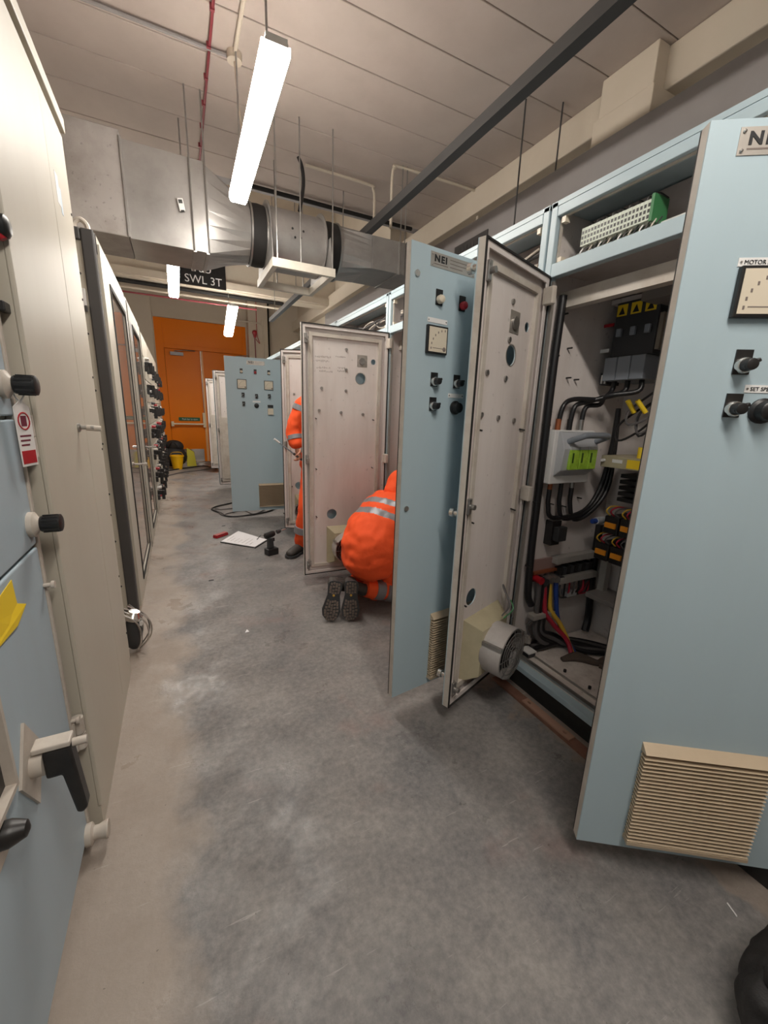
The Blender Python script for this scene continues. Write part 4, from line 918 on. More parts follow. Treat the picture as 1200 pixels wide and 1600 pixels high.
# ------------------------------------------------------------------ plainer equipment in the other open cabinets
def equip(cab, ya, yb, seed):
    rn = random.Random(seed); yc = (ya+yb)/2
    M().box(CBK-0.05, CBK-0.02, ya+0.12, yb-0.12, 0.3, 1.95).build('equipment_plate', mat('grey_plate', (128, 134, 136), 0.5), cab)
    bk_ = M().box(CBK-0.22, CBK-0.05, yc-0.12, yc+0.12, 1.62, 1.88).build('circuit_breaker', DKG, cab, bevel=0.004)
    for i in range(3): M().box(CBK-0.24, CBK-0.05, yc-0.115+i*0.078, yc-0.04+i*0.078, 1.52, 1.615).build('terminal_shroud', MIDG, bk_, bevel=0.003)
    for z in (1.35, 0.98, 0.62): M().box(CBK-0.11, CBK-0.05, ya+0.16, yb-0.16, z, z+0.05).build('wiring_trunking', TR, cab, bevel=0.003)
    n = int((yb-ya-0.4)/0.12)
    for k, z in enumerate((1.16, 0.80)):
        for i in range(n):
            y = ya+0.22+i*0.12
            c_ = M().box(CBK-0.16, CBK-0.05, y, y+0.085, z-0.06, z+0.06).build('contactor', (BLACK, DKG, PALEG)[rn.randrange(3)], cab, bevel=0.004)
            M().box(CBK-0.168, CBK-0.16, y+0.015, y+0.07, z-0.015, z+0.015).build('contactor_window', (TAPEY, IVORY, DKG)[rn.randrange(3)], c_)
    for i in range(3):
        x, y = CBK-0.16, yc-0.08+i*0.078
        M().tube([(x, y, 1.53), (x-0.02, y, 1.44), (x+0.02, y+0.1, 1.36), (CBK-0.08, yb-0.1-0.03*i, 1.25), (CBK-0.08, yb-0.09-0.03*i, 0.7), (CBK-0.1, yb-0.12-0.03*i, 0.16)], 0.0125, 8).build('power_cable', CABLE, cab, smooth=True)
        M().tube([(CBK-0.1, ya+0.3+0.1*i, 0.45), (CBK-0.14, ya+0.32+0.1*i, 0.3), (CBK-0.2, ya+0.4+0.08*i, 0.17), (CBK-0.3, yb-0.3, 0.152)], 0.013, 8).build('phase_cable', (REDCAB, YELCAB, BLUCAB)[i], cab, smooth=True)
    M().box(CBK-0.14, CBK-0.05, ya+0.25, yb-0.25, 0.44, 0.5).build('terminal_bar', GASKET, cab, bevel=0.003)
equip(cabB, YAB, YBC, 21); equip(cabC, YBC, YCD, 22); equip(cabE, YDE, YEF, 23); equip(cabF, YEF, YFG, 24)

# ================================================================== LEFT ROW
XB = -0.375        # blue switchgear face
XG = -0.34         # beige cabinets' face
LD = -1.05         # their back
# --- blue switchgear with three compartment doors
sw = thing('switchgear_panel', 'pale blue switchgear panel with black knobs and a pistol-grip handle', 'cabinet', (XB-0.34, 0.4, 0))
SY0, SY1 = -0.95, 1.405
M().box(LD, XB-0.02, SY0, SY1, 0.03, 2.53).build('carcass', BEIGE, sw)
M().box(LD, XB-0.03, SY0+0.02, SY1-0.02, 0, 0.03).build('plinth', PLINTH, sw)
for z0, z1, nm in ((0.06, 1.062, 'lower_door'), (1.072, 1.405, 'middle_door'), (1.415, 2.5, 'upper_door')):
    M().box(XB-0.019, XB, SY0+0.03, SY1-0.035, z0, z1).build(nm, BLUELEFT, sw, bevel=0.004)
M().box(XB-0.019, XB+0.004, SY1-0.033, SY1-0.016, 0.06, 2.5).build('edge_trim', LIP, sw, bevel=0.003)
M().box(XB-0.019, XB-0.002, SY1-0.014, SY1-0.004, 0.06, 2.5).build('edge_seal', GASKET, sw)
def lknob(px, py, r=0.03):
    p = onx(px, py, XB)
    k = M().lathe((XB, p.y, p.z), (1, 0, 0), [(r*1.35, 0), (r*1.35, 0.012), (r*0.8, 0.02), (r*0.7, 0.024)], 18).build('knob_base', LIP, sw, smooth=True)
    M().lathe((XB+0.024, p.y, p.z), (1, 0, 0), [(r*0.8, 0), (r*0.85, 0.002), (r*0.95, 0.044), (r*0.7, 0.047)], 20).build('knob_grip', BLACK, k, smooth=True)
    mb = M()
    for i in range(12):
        a = 2*math.pi*i/12; c, s_ = math.cos(a)*r*0.9, math.sin(a)*r*0.9
        mb.box(XB+0.03, XB+0.064, p.y+c-0.002, p.y+c+0.002, p.z+s_-0.002, p.z+s_+0.002)
    mb.build('grip_ribs', BLACK, k)
    return p
pk1 = lknob(1, 600, 0.025); lknob(46, 820, 0.025)
for px, py in ((72, 915), (113, 1128)):
    p = onx(px-4, py, XB); M().lathe((XB, p.y, p.z), (1, 0, 0), [(0.006, 0), (0.006, 0.016), (0.011, 0.018), (0.011, 0.026)], 12).build('stud', LIP, sw, smooth=True)
for z in (1.36, 0.42):
    mb = M(); mb.cyl((XB+0.012, SY1-0.002, z-0.055), (XB+0.012, SY1-0.002, z-0.002), 0.017, 12); mb.cyl((XB+0.012, SY1-0.002, z+0.002), (XB+0.012, SY1-0.002, z+0.055), 0.017, 12); mb.box(XB-0.02, XB+0.01, SY1-0.03, SY1+0.0, z-0.05, z+0.05)
    mb.build('door_hinge', LIP, sw, smooth=True)
# lower drop-rod knob by the floor
p = onx(140, 1300, XB)
M().lathe((XB, SY1-0.06, 0.068), (1, 0, 0), [(0.034, 0), (0.035, 0.016), (0.022, 0.022), (0.021, 0.034), (0.029, 0.058), (0.027, 0.062)], 16).build('foot_knob', LIP, sw, smooth=True)
# pistol-grip handle on a diamond plate
p = onx(46, 1195, XB)
hp = M().prism([(XB, p.y, p.z+0.115), (XB, p.y+0.075, p.z), (XB, p.y, p.z-0.115), (XB, p.y-0.075, p.z)], (0.006, 0, 0)).build('handle_plate', LIP, sw)
M().cyl((XB+0.006, p.y, p.z), (XB+0.03, p.y, p.z), 0.032, 18).build('handle_boss', LIP, hp, smooth=True)
mb = M().prism([(XB+0.03, p.y-0.02, p.z+0.035), (XB+0.085, p.y-0.02, p.z+0.035), (XB+0.098, p.y-0.02, p.z-0.155), (XB+0.088, p.y-0.02, p.z-0.165), (XB+0.075, p.y-0.02, p.z-0.16), (XB+0.06, p.y-0.02, p.z-0.04), (XB+0.03, p.y-0.02, p.z-0.04)], (0, 0.04, 0))
mb.build('pistol_grip', BLACK, hp, bevel=0.006)
M().box(XB+0.012, XB+0.086, p.y-0.021, p.y+0.021, p.z+0.036, p.z+0.05).build('handle_cap', LIP, hp, bevel=0.003)
M().cyl((XB+0.086, p.y, p.z+0.03), (XB+0.115, p.y, p.z+0.03), 0.01, 12).build('interlock_pin', LIP, hp, smooth=True)
# selector switch and instrument frame at the picture edge
p = onx(-14, 1312, XB)
sp_ = M().box(XB, XB+0.008, p.y-0.075, p.y+0.05, p.z-0.07, p.z+0.085).build('selector_plate', LIP, sw, bevel=0.003)
M().lathe((XB+0.008, p.y, p.z), (1, 0, 0), [(0.025, 0), (0.025, 0.02), (0.022, 0.028), (0.015, 0.045), (0.004, 0.05)], 16).build('selector_knob', BLACK, sp_, smooth=True)
p = onx(-12, 1200, XB)
fr_ = M(); y1_, z0_, z1_ = p.y+0.01, p.z-0.06, p.z+0.16
fr_.box(XB, XB+0.03, y1_-0.01, y1_, z0_, z1_); fr_.box(XB, XB+0.03, y1_-0.25, y1_-0.01, z0_, z0_+0.01); fr_.box(XB, XB+0.03, y1_-0.25, y1_-0.01, z1_-0.01, z1_)
fr_ = fr_.build('relay_frame', LIP, sw); M().box(XB, XB+0.012, y1_-0.24, y1_-0.01, z0_+0.01, z1_-0.01).build('relay_window', BLACK, fr_)
p = onx(-24, 348, XB); M().lathe((XB, p.y, p.z), (1, 0, 0), [(0.022, 0), (0.022, 0.02), (0.026, 0.022), (0.026, 0.04), (0.018, 0.046)], 16).build('lamp_holder', BLACK, sw, smooth=True)
M().lathe((XB+0.026, p.y-0.004, p.z-0.022), (0.6, 0, -1), [(0.012, 0), (0.008, 0.01)], 10).build('lamp_lens', RED, sw, smooth=True)
p = onx(1, 480, XB); M().box(XB, XB+0.016, p.y-0.03, p.y+0.02, p.z-0.012, p.z+0.012).build('catch', BLACK, sw, bevel=0.003)
p = onx(12, 950, XB)
M().prism([(XB+0.0005, p.y+0.045, p.z+0.05), (XB+0.0005, p.y+0.05, p.z-0.012), (XB+0.006, p.y+0.085, p.z-0.03), (XB+0.004, p.y+0.02, p.z-0.055), (XB+0.0005, p.y-0.12, p.z-0.05), (XB+0.0005, p.y-0.12, p.z+0.03)], (0.0012, 0, 0)).build('yellow_sticker', YELLOW, sw)
# lock-out tag hung from the upper knob
tg = thing('lockout_tag', 'white and red warning tag hanging from the black knob', 'tag', (XB+0.04, pk1.y, pk1.z-0.12))
ty = pk1.y+0.022; tx = XB+0.035
T = Matrix.Translation((tx-0.008, ty-0.012, pk1.z-0.035)) @ Matrix.Rotation(rad(-16), 4, 'Z') @ Matrix.Scale(0.86, 4)
tgm = M().prism([T @ Vector(q) for q in ((0, -0.034, -0.02), (0, 0.0, 0.0), (0, 0.034, -0.02), (0, 0.034, -0.19), (0, -0.034, -0.19))], (0.0015, 0, 0)); tgm.build('card', WPLAST, tg)
mb = M(); mb.slot(0).tube([T @ Vector((0.002, 0.024*math.cos(a*math.pi/8), -0.06+0.024*math.sin(a*math.pi/8))) for a in range(16)], 0.002, 4, 1, closed=True)
mb.build('red_ring_print', RED, tg); M().box(0.0016, 0.0024, -0.03, 0.03, -0.183, -0.145, T).build('red_block_print', RED, tg)
mb = M(); mb.box(0.0016, 0.0022, -0.012, 0.012, -0.075, -0.045, T)
for k in range(3): mb.box(0.0016, 0.0022, -0.026, 0.022-0.006*k, -0.105-0.013*k, -0.10-0.013*k, T)
mb.build('dark_print', mat('maroon_ink', (105, 35, 55), 0.6), tg)
M().tube([T @ Vector((0.001, 0, -0.008)), T @ Vector((0.012, 0.004, 0.02)), (XB+0.03, pk1.y+0.01, pk1.z+0.024), T @ Vector((-0.008, -0.006, 0.02)), T @ Vector((0.001, 0, -0.008))], 0.0022, 5).build('string', WPLAST, tg, smooth=True)
# --- tall beige cabinet
bg = thing('beige_cabinet', 'tall plain beige cabinet with a small lever handle beside the blue panel', 'cabinet', (XG-0.35, 1.9, 0))
M().box(LD, XG-0.012, 1.425, 2.39, 0.0, 2.53).build('carcass', BEIGE, bg)
M().box(XG-0.012, XG, 1.425, 2.045, 0.09, 2.52).build('side_sheet', BEIGE, bg, bevel=0.003)
M().box(XG-0.012, XG, 2.048, 2.39, 0.09, 2.52).build('front_panel', BEIGE, bg, bevel=0.003)
M().box(XG-0.012, XG-0.004, 1.425, 2.39, 0.0, 0.088).build('kick_panel', BEIGE, bg)
M().box(LD, XG+0.012, 1.42, 2.40, 2.535, 2.59).build('top_cap', BEIGE, bg, bevel=0.004)
p = onx(122, 668, XG)
hl = M().lathe((XG, p.y, p.z), (1, 0, 0), [(0.016, 0), (0.016, 0.006), (0.008, 0.01), (0.008, 0.05)], 12).build('handle_spindle', STEEL, bg, smooth=True)
M().cyl((XG+0.025, p.y, p.z), (XG+0.07, p.y+0.01, p.z-0.004), 0.011, 12).build('lever', LIP, hl, smooth=True)
for y in (1.52, 1.78):
    pass
a, b_ = onx(76, 250, XG), onx(92, 318, XG)
M().box(XG, XG+0.001, 2.115, 2.165, b_.z, a.z).build('notice', PAPER, bg); M().box(XG, XG+0.0012, 2.165, 2.19, b_.z-0.02, b_.z+0.07).build('notice', mat('pale_blue_paper', (205, 220, 232), 0.7), bg)
mb = M()
for i in range(7): mb.cyl((XG, 2.365, 0.25+i*0.33), (XG+0.003, 2.365, 0.25+i*0.33), 0.005, 8)
mb.build('panel_screws', BLACK, bg)
# --- dark framed racks with glazed doors
GLASS = mat('tinted_glass', (160, 146, 136), 0.05, spec=0.6)
RX = -0.335
def rack(y0, y1, label, first):
    t = thing('glazed_rack', label, 'rack', (RX-0.3, (y0+y1)/2, 0), 'glazed racks')
    if first:
        pf = M(); pf.box(RX-0.075, RX-0.012, y0, y0+0.06, 0, 2.405); pf.box(LD, RX-0.075, y0, y0+0.06, 2.34, 2.405); pf.box(LD, LD+0.06, y0, y0+0.06, 0, 2.34); pf.box(LD+0.06, RX-0.075, y0, y0+0.06, 0, 0.08)
        pf.build('corner_frame', DARKPOST, t, bevel=0.008)
        M().box(LD+0.06, RX-0.076, y0+0.012, y0+0.03, 0.081, 2.34).build('side_panel', BEIGE, t)
        mb = M()
        for i in range(7): mb.cyl((RX-0.10, y0+0.012, 0.25+i*0.32), (RX-0.10, y0+0.006, 0.25+i*0.32), 0.007, 8)
        mb.build('panel_screws', BLACK, t)
        M().tube([(RX-0.11, y0+0.1, 2.40), (RX-0.11, y0+0.1, 2.45), (RX-0.08, y0+0.1, 2.475), (RX-0.05, y0+0.1, 2.45), (RX-0.045, y0+0.1, 2.40)], 0.014, 8).build('lifting_eye', LIP, t, smooth=True)
        M().box(RX-0.13, RX-0.085, y0-0.012, y0+0.012, 2.0, 2.09).build('label_holder', WPLAST, t); M().box(RX-0.105, RX-0.085, y0-0.02, y0+0.012, 1.97, 1.995).build('catch', DARKPOST, t)
        M().box(RX-0.05, RX-0.01, y0+0.06, y0+0.075, 2.30, 2.40).build('cable_slot', BLACK, t)
    M().box(LD, RX-0.03, y0+0.06, y1, 0.0, 2.405).build('carcass', BEIGE, t)
    M().box(RX-0.03, RX-0.012, y0+0.06, y1, 2.36, 2.405).build('top_rail', BEIGE, t)
    M().box(RX-0.03, RX-0.012, y0+0.06, y1, 0.0, 0.05).build('plinth', BEIGE, t)
    dy0, dy1 = y0+0.08, y1-0.01
    wy0, wy1, wz0, wz1 = dy0+0.32, dy1-0.22, 0.16, 2.2
    dm = M(); dm.box(RX-0.03, RX, dy0, wy0, 0.055, 2.355); dm.box(RX-0.03, RX, wy1, dy1, 0.055, 2.355); dm.box(RX-0.03, RX, wy0, wy1, 0.055, wz0); dm.box(RX-0.03, RX, wy0, wy1, wz1, 2.355)
    d = dm.build('glazed_door', BEIGE, t)
    M().box(RX-0.02, RX-0.008, wy0+0.002, wy1-0.002, wz0+0.002, wz1-0.002).build('pane', GLASS, d)
    mb = M(); s_ = 0.02
    mb.box(RX, RX+0.006, wy0-s_, wy0+s_*0.4, wz0-s_, wz1+s_); mb.box(RX, RX+0.006, wy1-s_*0.4, wy1+s_, wz0-s_, wz1+s_); mb.box(RX, RX+0.006, wy0, wy1, wz0-s_, wz0+s_*0.4); mb.box(RX, RX+0.006, wy0, wy1, wz1-s_*0.4, wz1+s_)
    mb.build('window_seal', GASKET, d)
    mb = M(); mb.box(RX-0.028, RX+0.003, dy1+0.001, dy1+0.009, 0.055, 2.355); mb.build('door_gap_seal', GASKET, d)
    M().lathe((RX, dy0+0.42, 1.02), (1, 0, 0), [(0.014, 0), (0.014, 0.012), (0.009, 0.016), (0.009, 0.07), (0.014, 0.072), (0.014, 0.1)], 12).build('door_handle', CHROME, d, smooth=True)
    M().box(RX, RX+0.001, dy0+0.12, dy0+0.22, 2.05, 2.22).build('notice', PAPER, d)
    return t
rack(3.05, 4.55, 'glazed rack with a dark grey corner frame, next to the beige cabinet', True)
rack(4.56, 6.02, 'glazed rack between the dark-framed rack and the motor starters', False)
# --- motor control columns bristling with handles
MX = -0.33
rn = random.Random(5)
hnd = None
for c in range(4):
    y0 = 6.05+c*1.06; y1 = y0+1.05
    lab = ('motor starter column covered in black handles, touching the glazed rack', 'second motor starter column from the glazed rack', 'third motor starter column from the glazed rack', 'last motor starter column, by the yellow bucket')[c]
    t = thing('starter_column', lab, 'cabinet', (MX-0.3, (y0+y1)/2, 0), 'motor starter columns')
    M().box(LD, MX-0.02, y0, y1, 0, 2.36).build('carcass', BEIGE, t)
    for r in range(8):
        z0 = 0.10+r*0.28; 
        d = M().box(MX-0.019, MX, y0+0.01, y1-0.01, z0, z0+0.268).build('compartment_door', BEIGE, t, bevel=0.003)
        if r == 7: continue
        for k in range(2):
            yy = y0+0.22+k*0.5+rn.random()*0.08; zz_ = z0+0.15+rn.random()*0.05
            mb = M().box(MX, MX+0.05, yy-0.035, yy+0.035, zz_-0.03, zz_+0.03); mb.box(MX+0.05, MX+0.09, yy-0.018, yy+0.018, zz_-0.10, zz_+0.025)
            mb.build('rotary_handle', BLACK, d, bevel=0.004)
            for q in range(3):
                yq = yy+0.1+q*0.05; zq = zz_+(rn.random()-0.5)*0.16
                M().lathe((MX, yq, zq), (1, 0, 0), [(0.018, 0), (0.018, 0.03), (0.014, 0.05)], 10).build('push_button', (BLACK, LIP, DKG, RED, WPLAST)[rn.randrange(5)], d, smooth=True)
            M().box(MX, MX+0.03, yy-0.1, yy-0.05, zz_-0.09, zz_-0.02).build('breaker_box', (LIP, BLACK, DKG)[rn.randrange(3)], d, bevel=0.003)
            M().box(MX, MX+0.002, yy-0.06, yy+0.08, zz_+0.05, zz_+0.08).build('label_plate', WPLAST, d)
# --- cable coil/handlamp stuffed between the cabinets
hc = thing('hand_lamp', 'steel caged inspection lamp leaning in the gap beside the beige cabinet', 'lamp', (-0.33, 2.62, 0))
mb = M()
for k in range(5):
    a = rad(-70+k*35); mb.tube([(-0.37+0.02*math.sin(a), 2.62+0.05*math.sin(a), 0.28), (-0.33+0.07*math.cos(a), 2.62+0.07*math.sin(a), 0.2), (-0.32+0.075*math.cos(a), 2.6+0.075*math.sin(a), 0.1), (-0.34+0.03*math.cos(a), 2.6+0.03*math.sin(a), 0.015)], 0.005, 6)
mb.build('cage', CHROME, hc, smooth=True)
M().lathe((-0.34, 2.61, 0.02), (0, 0, 1), [(0.02, 0), (0.045, 0.03), (0.05, 0.12), (0.03, 0.18), (0.02, 0.22)], 14).build('lamp_body', DKG, hc, smooth=True)
M().lathe((-0.335, 2.61, 0.21), (0.3, 0, 1), [(0.045, 0), (0.05, 0.02), (0.03, 0.05)], 14).build('reflector_cap', CHROME, hc, smooth=True)
M().box(-0.30, -0.285, 2.585, 2.63, 0.17, 0.195).build('label', WPLAST, hc)

# ================================================================== THINGS ON THE FLOOR
nb = thing('note_pad', 'open white paper pad lying on the floor near the drill', 'notepad', (0.55, 4.65, 0))
q = [onz(*p) for p in ((344, 848), (372, 831), (418, 845), (399, 857))]
q = [Vector((v.x, v.y, 0)) for v in q]
M().prism([v+Vector((0, 0, 0.001)) for v in q], (0, 0, 0.008)).build('cover', BLACK, nb)
cxy = sum(q, Vector())/4
M().prism([cxy+(v-cxy)*0.96+Vector((0, 0, 0.0095)) for v in q], (0, 0, 0.006)).build('pages', PAPER, nb)
mb = M()
for k in range(7):
    a = q[0].lerp(q[3], 0.12+0.11*k); b2 = q[1].lerp(q[2], 0.12+0.11*k); a2, b3 = a.lerp(b2, 0.15), a.lerp(b2, 0.3+0.4*rn.random()); 
    mb.tube([a2+Vector((0, 0, 0.0158)), b3+Vector((0, 0, 0.0158))], 0.0015, 4, 1)
mb.build('handwriting', GREYINK, nb)
a = cxy+Vector((0.12, -0.06, 0.019)); o = M().cyl(a, a+Vector((0.06, 0.13, 0.002)), 0.004, 8); o.cyl(a+Vector((0.06, 0.13, 0.002)), a+Vector((0.065, 0.141, 0.002)), 0.003, 8, 0.001); o = o.build('ballpoint_pen', DKG, smooth=True); tag(o, 'dark ballpoint pen lying on the white pad', 'pen')
p = onz(345, 838); T = Matrix.Translation(p) @ Matrix.Rotation(rad(40), 4, 'Z')
rc_ = thing('red_case', 'small red tool case beside the white pad', 'case', p)
M().box(-0.09, 0.09, -0.03, 0.03, 0.0, 0.022, T).build('tray', RED, rc_, bevel=0.005); M().box(-0.088, 0.088, -0.029, 0.029, 0.0225, 0.036, T).build('lid', mat('dull_red', (160, 62, 58), 0.5), rc_, bevel=0.006)
# cordless drill
p = onz(424, 866); ds = thing('cordless_drill', 'black cordless drill standing upright on its battery', 'drill', p)
T = Matrix.Translation(p) @ Matrix.Rotation(rad(20), 4, 'Z') @ Matrix.Scale(1.15, 4)
M().box(-0.05, 0.055, -0.038, 0.038, 0.0, 0.06, T).build('battery', BLACK, ds, bevel=0.008)
M().prism([T @ Vector(v) for v in ((-0.032, -0.019, 0.0605), (0.022, -0.019, 0.0605), (0.014, -0.019, 0.15), (-0.03, -0.019, 0.15))], T.to_3x3() @ Vector((0, 0.038, 0))).build('grip', DKG, ds, bevel=0.006)
mb = M(); mb.lathe(T @ Vector((-0.06, 0, 0.178)), T.to_3x3() @ Vector((1, 0, 0.15)), [(0.02, 0), (0.031, 0.01), (0.033, 0.09), (0.026, 0.11)], 14); mb.build('motor_housing', BLACK, ds, smooth=True)
M().lathe(T @ Vector((0.064, 0, 0.197)), T.to_3x3() @ Vector((1, 0, 0.15)), [(0.022, 0), (0.02, 0.03), (0.01, 0.045)], 12).build('chuck', DKG, ds, smooth=True)
M().cyl(T @ Vector((0.113, 0, 0.204)), T @ Vector((0.155, 0, 0.21)), 0.006, 8).build('bit', CHROME, ds, smooth=True)
M().box(0.022, 0.034, -0.008, 0.008, 0.12, 0.15, T).build('trigger', DKG, ds)
# cables on the floor
def fcab(pts, r, mt, label, cat='cable', group=None):
    o = M().tube([(onz(*p) + Vector((0, 0, r+0.0005+0.004*(i % 2)))) for i, p in enumerate(pts)], r, 8, 6).build('floor_cable', mt, smooth=True); return tag(o, label, cat, group)
fcab(((362, 787), (338, 793), (331, 797), (345, 803), (357, 808), (385, 807), (420, 800), (431, 794)), 0.011, CABLE, 'thick black cable looping under the wide blue door')
fcab(((366, 795), (345, 797), (336, 796), (348, 806), (356, 803), (380, 799), (397, 804), (414, 797)), 0.008, GREYCAB, 'thin grey-black cable tangled with the thick loop under the blue door')
fcab(((262, 744), (275, 741), (290, 738), (315, 735), (340, 731)), 0.012, GREYCAB, 'black cable crossing the floor beside the yellow bucket')
fcab(((264, 736), (285, 733), (300, 731), (318, 729), (338, 733)), 0.014, CABLE, 'second dark cable on the floor in front of the orange doorway')
fcab(((443, 803), (455, 803), (470, 805)), 0.01, CABLE, 'short black cable end behind the white inner doors')
# yellow bucket and black bag far away
p = onz(278, 733); bk = thing('yellow_bucket', 'small yellow plastic bucket at the far end of the left row', 'bucket', p)
M().lathe(p, (0, 0, 1), [(0.10, 0), (0.145, 0.3), (0.155, 0.3), (0.155, 0.33), (0.14, 0.33), (0.095, 0.02)], 20).build('pail', BUCKET, bk, smooth=True)
M().tube([p+Vector((-0.15, 0, 0.31)), p+Vector((-0.1, -0.1, 0.4)), p+Vector((0, -0.14, 0.42)), p+Vector((0.1, -0.1, 0.4)), p+Vector((0.15, 0, 0.31))], 0.006, 6).build('bail_handle', BUCKET, bk, smooth=True)
p = Vector((-0.16, 11.25, 0)); bb = thing('black_holdall', 'black holdall slumped behind the yellow bucket', 'bag', p)
M().ell(p+Vector((0, 0, 0.26)), (0.30, 0.24, 0.255), 18, 10).build('body', BAGM, bb, smooth='all'); M().ell(p+Vector((0.02, 0.02, 0.5)), (0.22, 0.17, 0.16), 16, 8).build('flap', BAGM, bb, smooth='all')
M().tube([p+Vector((-0.1, -0.18, 0.5)), p+Vector((0, -0.2, 0.63)), p+Vector((0.12, -0.18, 0.5))], 0.015, 8).build('carry_strap', BLACK, bb, smooth=True)
o = M().prism([(0.12, 11.3, 0.0), (0.34, 11.3, 0.0), (0.30, 11.3, 0.36), (0.14, 11.3, 0.46)], (0, 0.02, 0)).build('yellow_sack', mat('yellow_plastic_sheet', (226, 214, 70), 0.4), bevel=0.004); tag(o, 'folded yellow plastic sheet behind the yellow bucket', 'plastic sheet')
# scraps
p = onz(386, 987); o = M().prism([p+Vector((-0.014, -0.008, 0.0005)), p+Vector((0.014, -0.006, 0.0005)), p+Vector((0.002, 0.018, 0.006))], (0, 0, 0.0012)).build('paper_scrap', PAPER); tag(o, 'tiny triangular scrap of paper on the bare floor', 'scrap')
p, q = onz(1136, 1412), onz(1151, 1433); o = M().cyl(p+Vector((0, 0, 0.003)), q+Vector((0, 0, 0.003)), 0.0022, 6).build('cable_tie', WPLAST); tag(o, 'white cable tie lying on the floor by the black bag', 'cable tie')
for px, py, lab in ((349, 822, 'small dark chip on the floor left of the white pad'), (330, 907, 'short dark sliver on the floor in the middle of the aisle')):
    p = onz(px, py); o = M().prism([p+Vector((-0.02, -0.006, 0.0004)), p+Vector((0.022, -0.004, 0.0004)), p+Vector((0.016, 0.008, 0.0004)), p+Vector((-0.012, 0.007, 0.0004))], (0, 0, 0.005)).build('debris_chip', DKG); tag(o, lab, 'debris')
# black tool bag at the lower right
bgp = Vector((1.21, 0.19, 0)); tb = thing('tool_bag', 'black tool bag with thick carrying handle standing on the floor', 'bag', bgp)
mb = M(); mb.ell((1.29, 0.13, 0.1), (0.24, 0.11, 0.1), 20, 12); mb.capsule([(1.13, 0.14, 0.1), (1.12, 0.155, 0.16), (1.13, 0.165, 0.205)], [(0.07, 0.05), (0.055, 0.042), (0.03, 0.026)], 14, up=(0, 1, 0)); mb.ell((1.35, 0.13, 0.14), (0.15, 0.08, 0.06), 18, 10)
TOOLB = mb
M().tube([(1.09, 0.045, 0.05), (1.105, 0.04, 0.12), (1.16, 0.045, 0.175), (1.25, 0.05, 0.205), (1.36, 0.06, 0.22), (1.46, 0.09, 0.19)], [0.018, 0.022, 0.026, 0.026, 0.024, 0.02], 12).build('shoulder_strap', BAGM, tb, smooth='all')
M().tube([(1.115, 0.155, 0.195), (1.11, 0.16, 0.235), (1.13, 0.165, 0.255), (1.16, 0.17, 0.235), (1.17, 0.17, 0.18)], [0.012, 0.014, 0.015, 0.014, 0.012], 10).build('haul_loop', BAGM, tb, smooth='all')
M().box(1.14, 1.158, 0.135, 0.148, 0.215, 0.238).build('buckle', DKG, tb, bevel=0.004); M().box(1.165, 1.188, 0.125, 0.138, 0.19, 0.208).build('buckle', DKG, tb, bevel=0.004)
M().tube([(1.075, 0.13, 0.15), (1.045, 0.12, 0.1), (1.035, 0.12, 0.05), (1.05, 0.14, 0.012)], 0.007, 8).build('compression_strap', BLACK, tb, smooth=True)

# ================================================================== PEOPLE
from mathutils import noise as mn
def baked(mm, name, mats, parent, voxel=0.012, smooth_it=4, wrinkle=0.0, wscale=9.0, pick=None, label=None):
    tmp = mm.build('tmp', mats, None)
    md = tmp.modifiers.new('r', 'REMESH'); md.mode = 'VOXEL'; md.voxel_size = voxel
    sm_ = tmp.modifiers.new('s', 'SMOOTH'); sm_.factor = 0.5; sm_.iterations = smooth_it
    dg = bpy.context.evaluated_depsgraph_get(); dg.update()
    me = bpy.data.meshes.new_from_object(tmp.evaluated_get(dg)); me.name = name
    bpy.data.objects.remove(tmp, do_unlink=True)
    me.materials.clear()
    for mt in (mats if isinstance(mats, (list, tuple)) else [mats]): me.materials.append(mt)
    off = wloc(parent) if parent else Vector((0, 0, 0))
    if wrinkle:
        nrm = [v.normal.copy() for v in me.vertices]
        for v, nr in zip(me.vertices, nrm):
            q = v.co*wscale; f_ = mn.noise(Vector((q.x, q.y, q.z*1.7))) + 0.5*mn.noise(q*2.3)
            v.co += nr*wrinkle*f_
    if pick:
        for p in me.polygons: p.material_index = pick(p.center)
    for v in me.vertices: v.co -= off
    me.polygons.foreach_set('use_smooth', [True]*len(me.polygons))
    o = bpy.data.objects.new(name, me); COL.objects.link(o); o.parent = parent
    if label: o['label'] = label
    return o
def band(parent, p0, p1, t0, t1, r, mt=SILVER):
    p0, p1 = Vector(p0), Vector(p1); a, b2 = p0.lerp(p1, t0), p0.lerp(p1, t1)
    ra = r if not isinstance(r, tuple) else r[0]; rb = r if not isinstance(r, tuple) else r[1]
    return M().lathe(a, b2-a, [(ra*0.9, 0), (ra, 0.002), (rb, (b2-a).length-0.002), (rb*0.9, (b2-a).length)], 18).build('reflective_band', mt, parent, smooth=True)
def add_head(mm, c, fwd, r=0.1):
    c = Vector(c); f = Vector(fwd).normalized(); rt = f.cross(Vector((0, 0, 1))).normalized(); up = rt.cross(f)
    T = Matrix((rt, f, up)).transposed()
    mm.ell(c, (r*0.78, r*0.95, r*1.15), 16, 12, T); mm.ell(c+f*r*0.25-up*r*0.65, (r*0.5, r*0.6, r*0.45), 14, 8, T)
    mm.ell(c+f*r*0.98-up*r*0.18, (r*0.14, r*0.22, r*0.24), 10, 6, T)
    for s in (-1, 1): mm.ell(c+rt*s*r*0.8-up*r*0.1, (r*0.12, r*0.22, r*0.3), 10, 6, T)
    return T
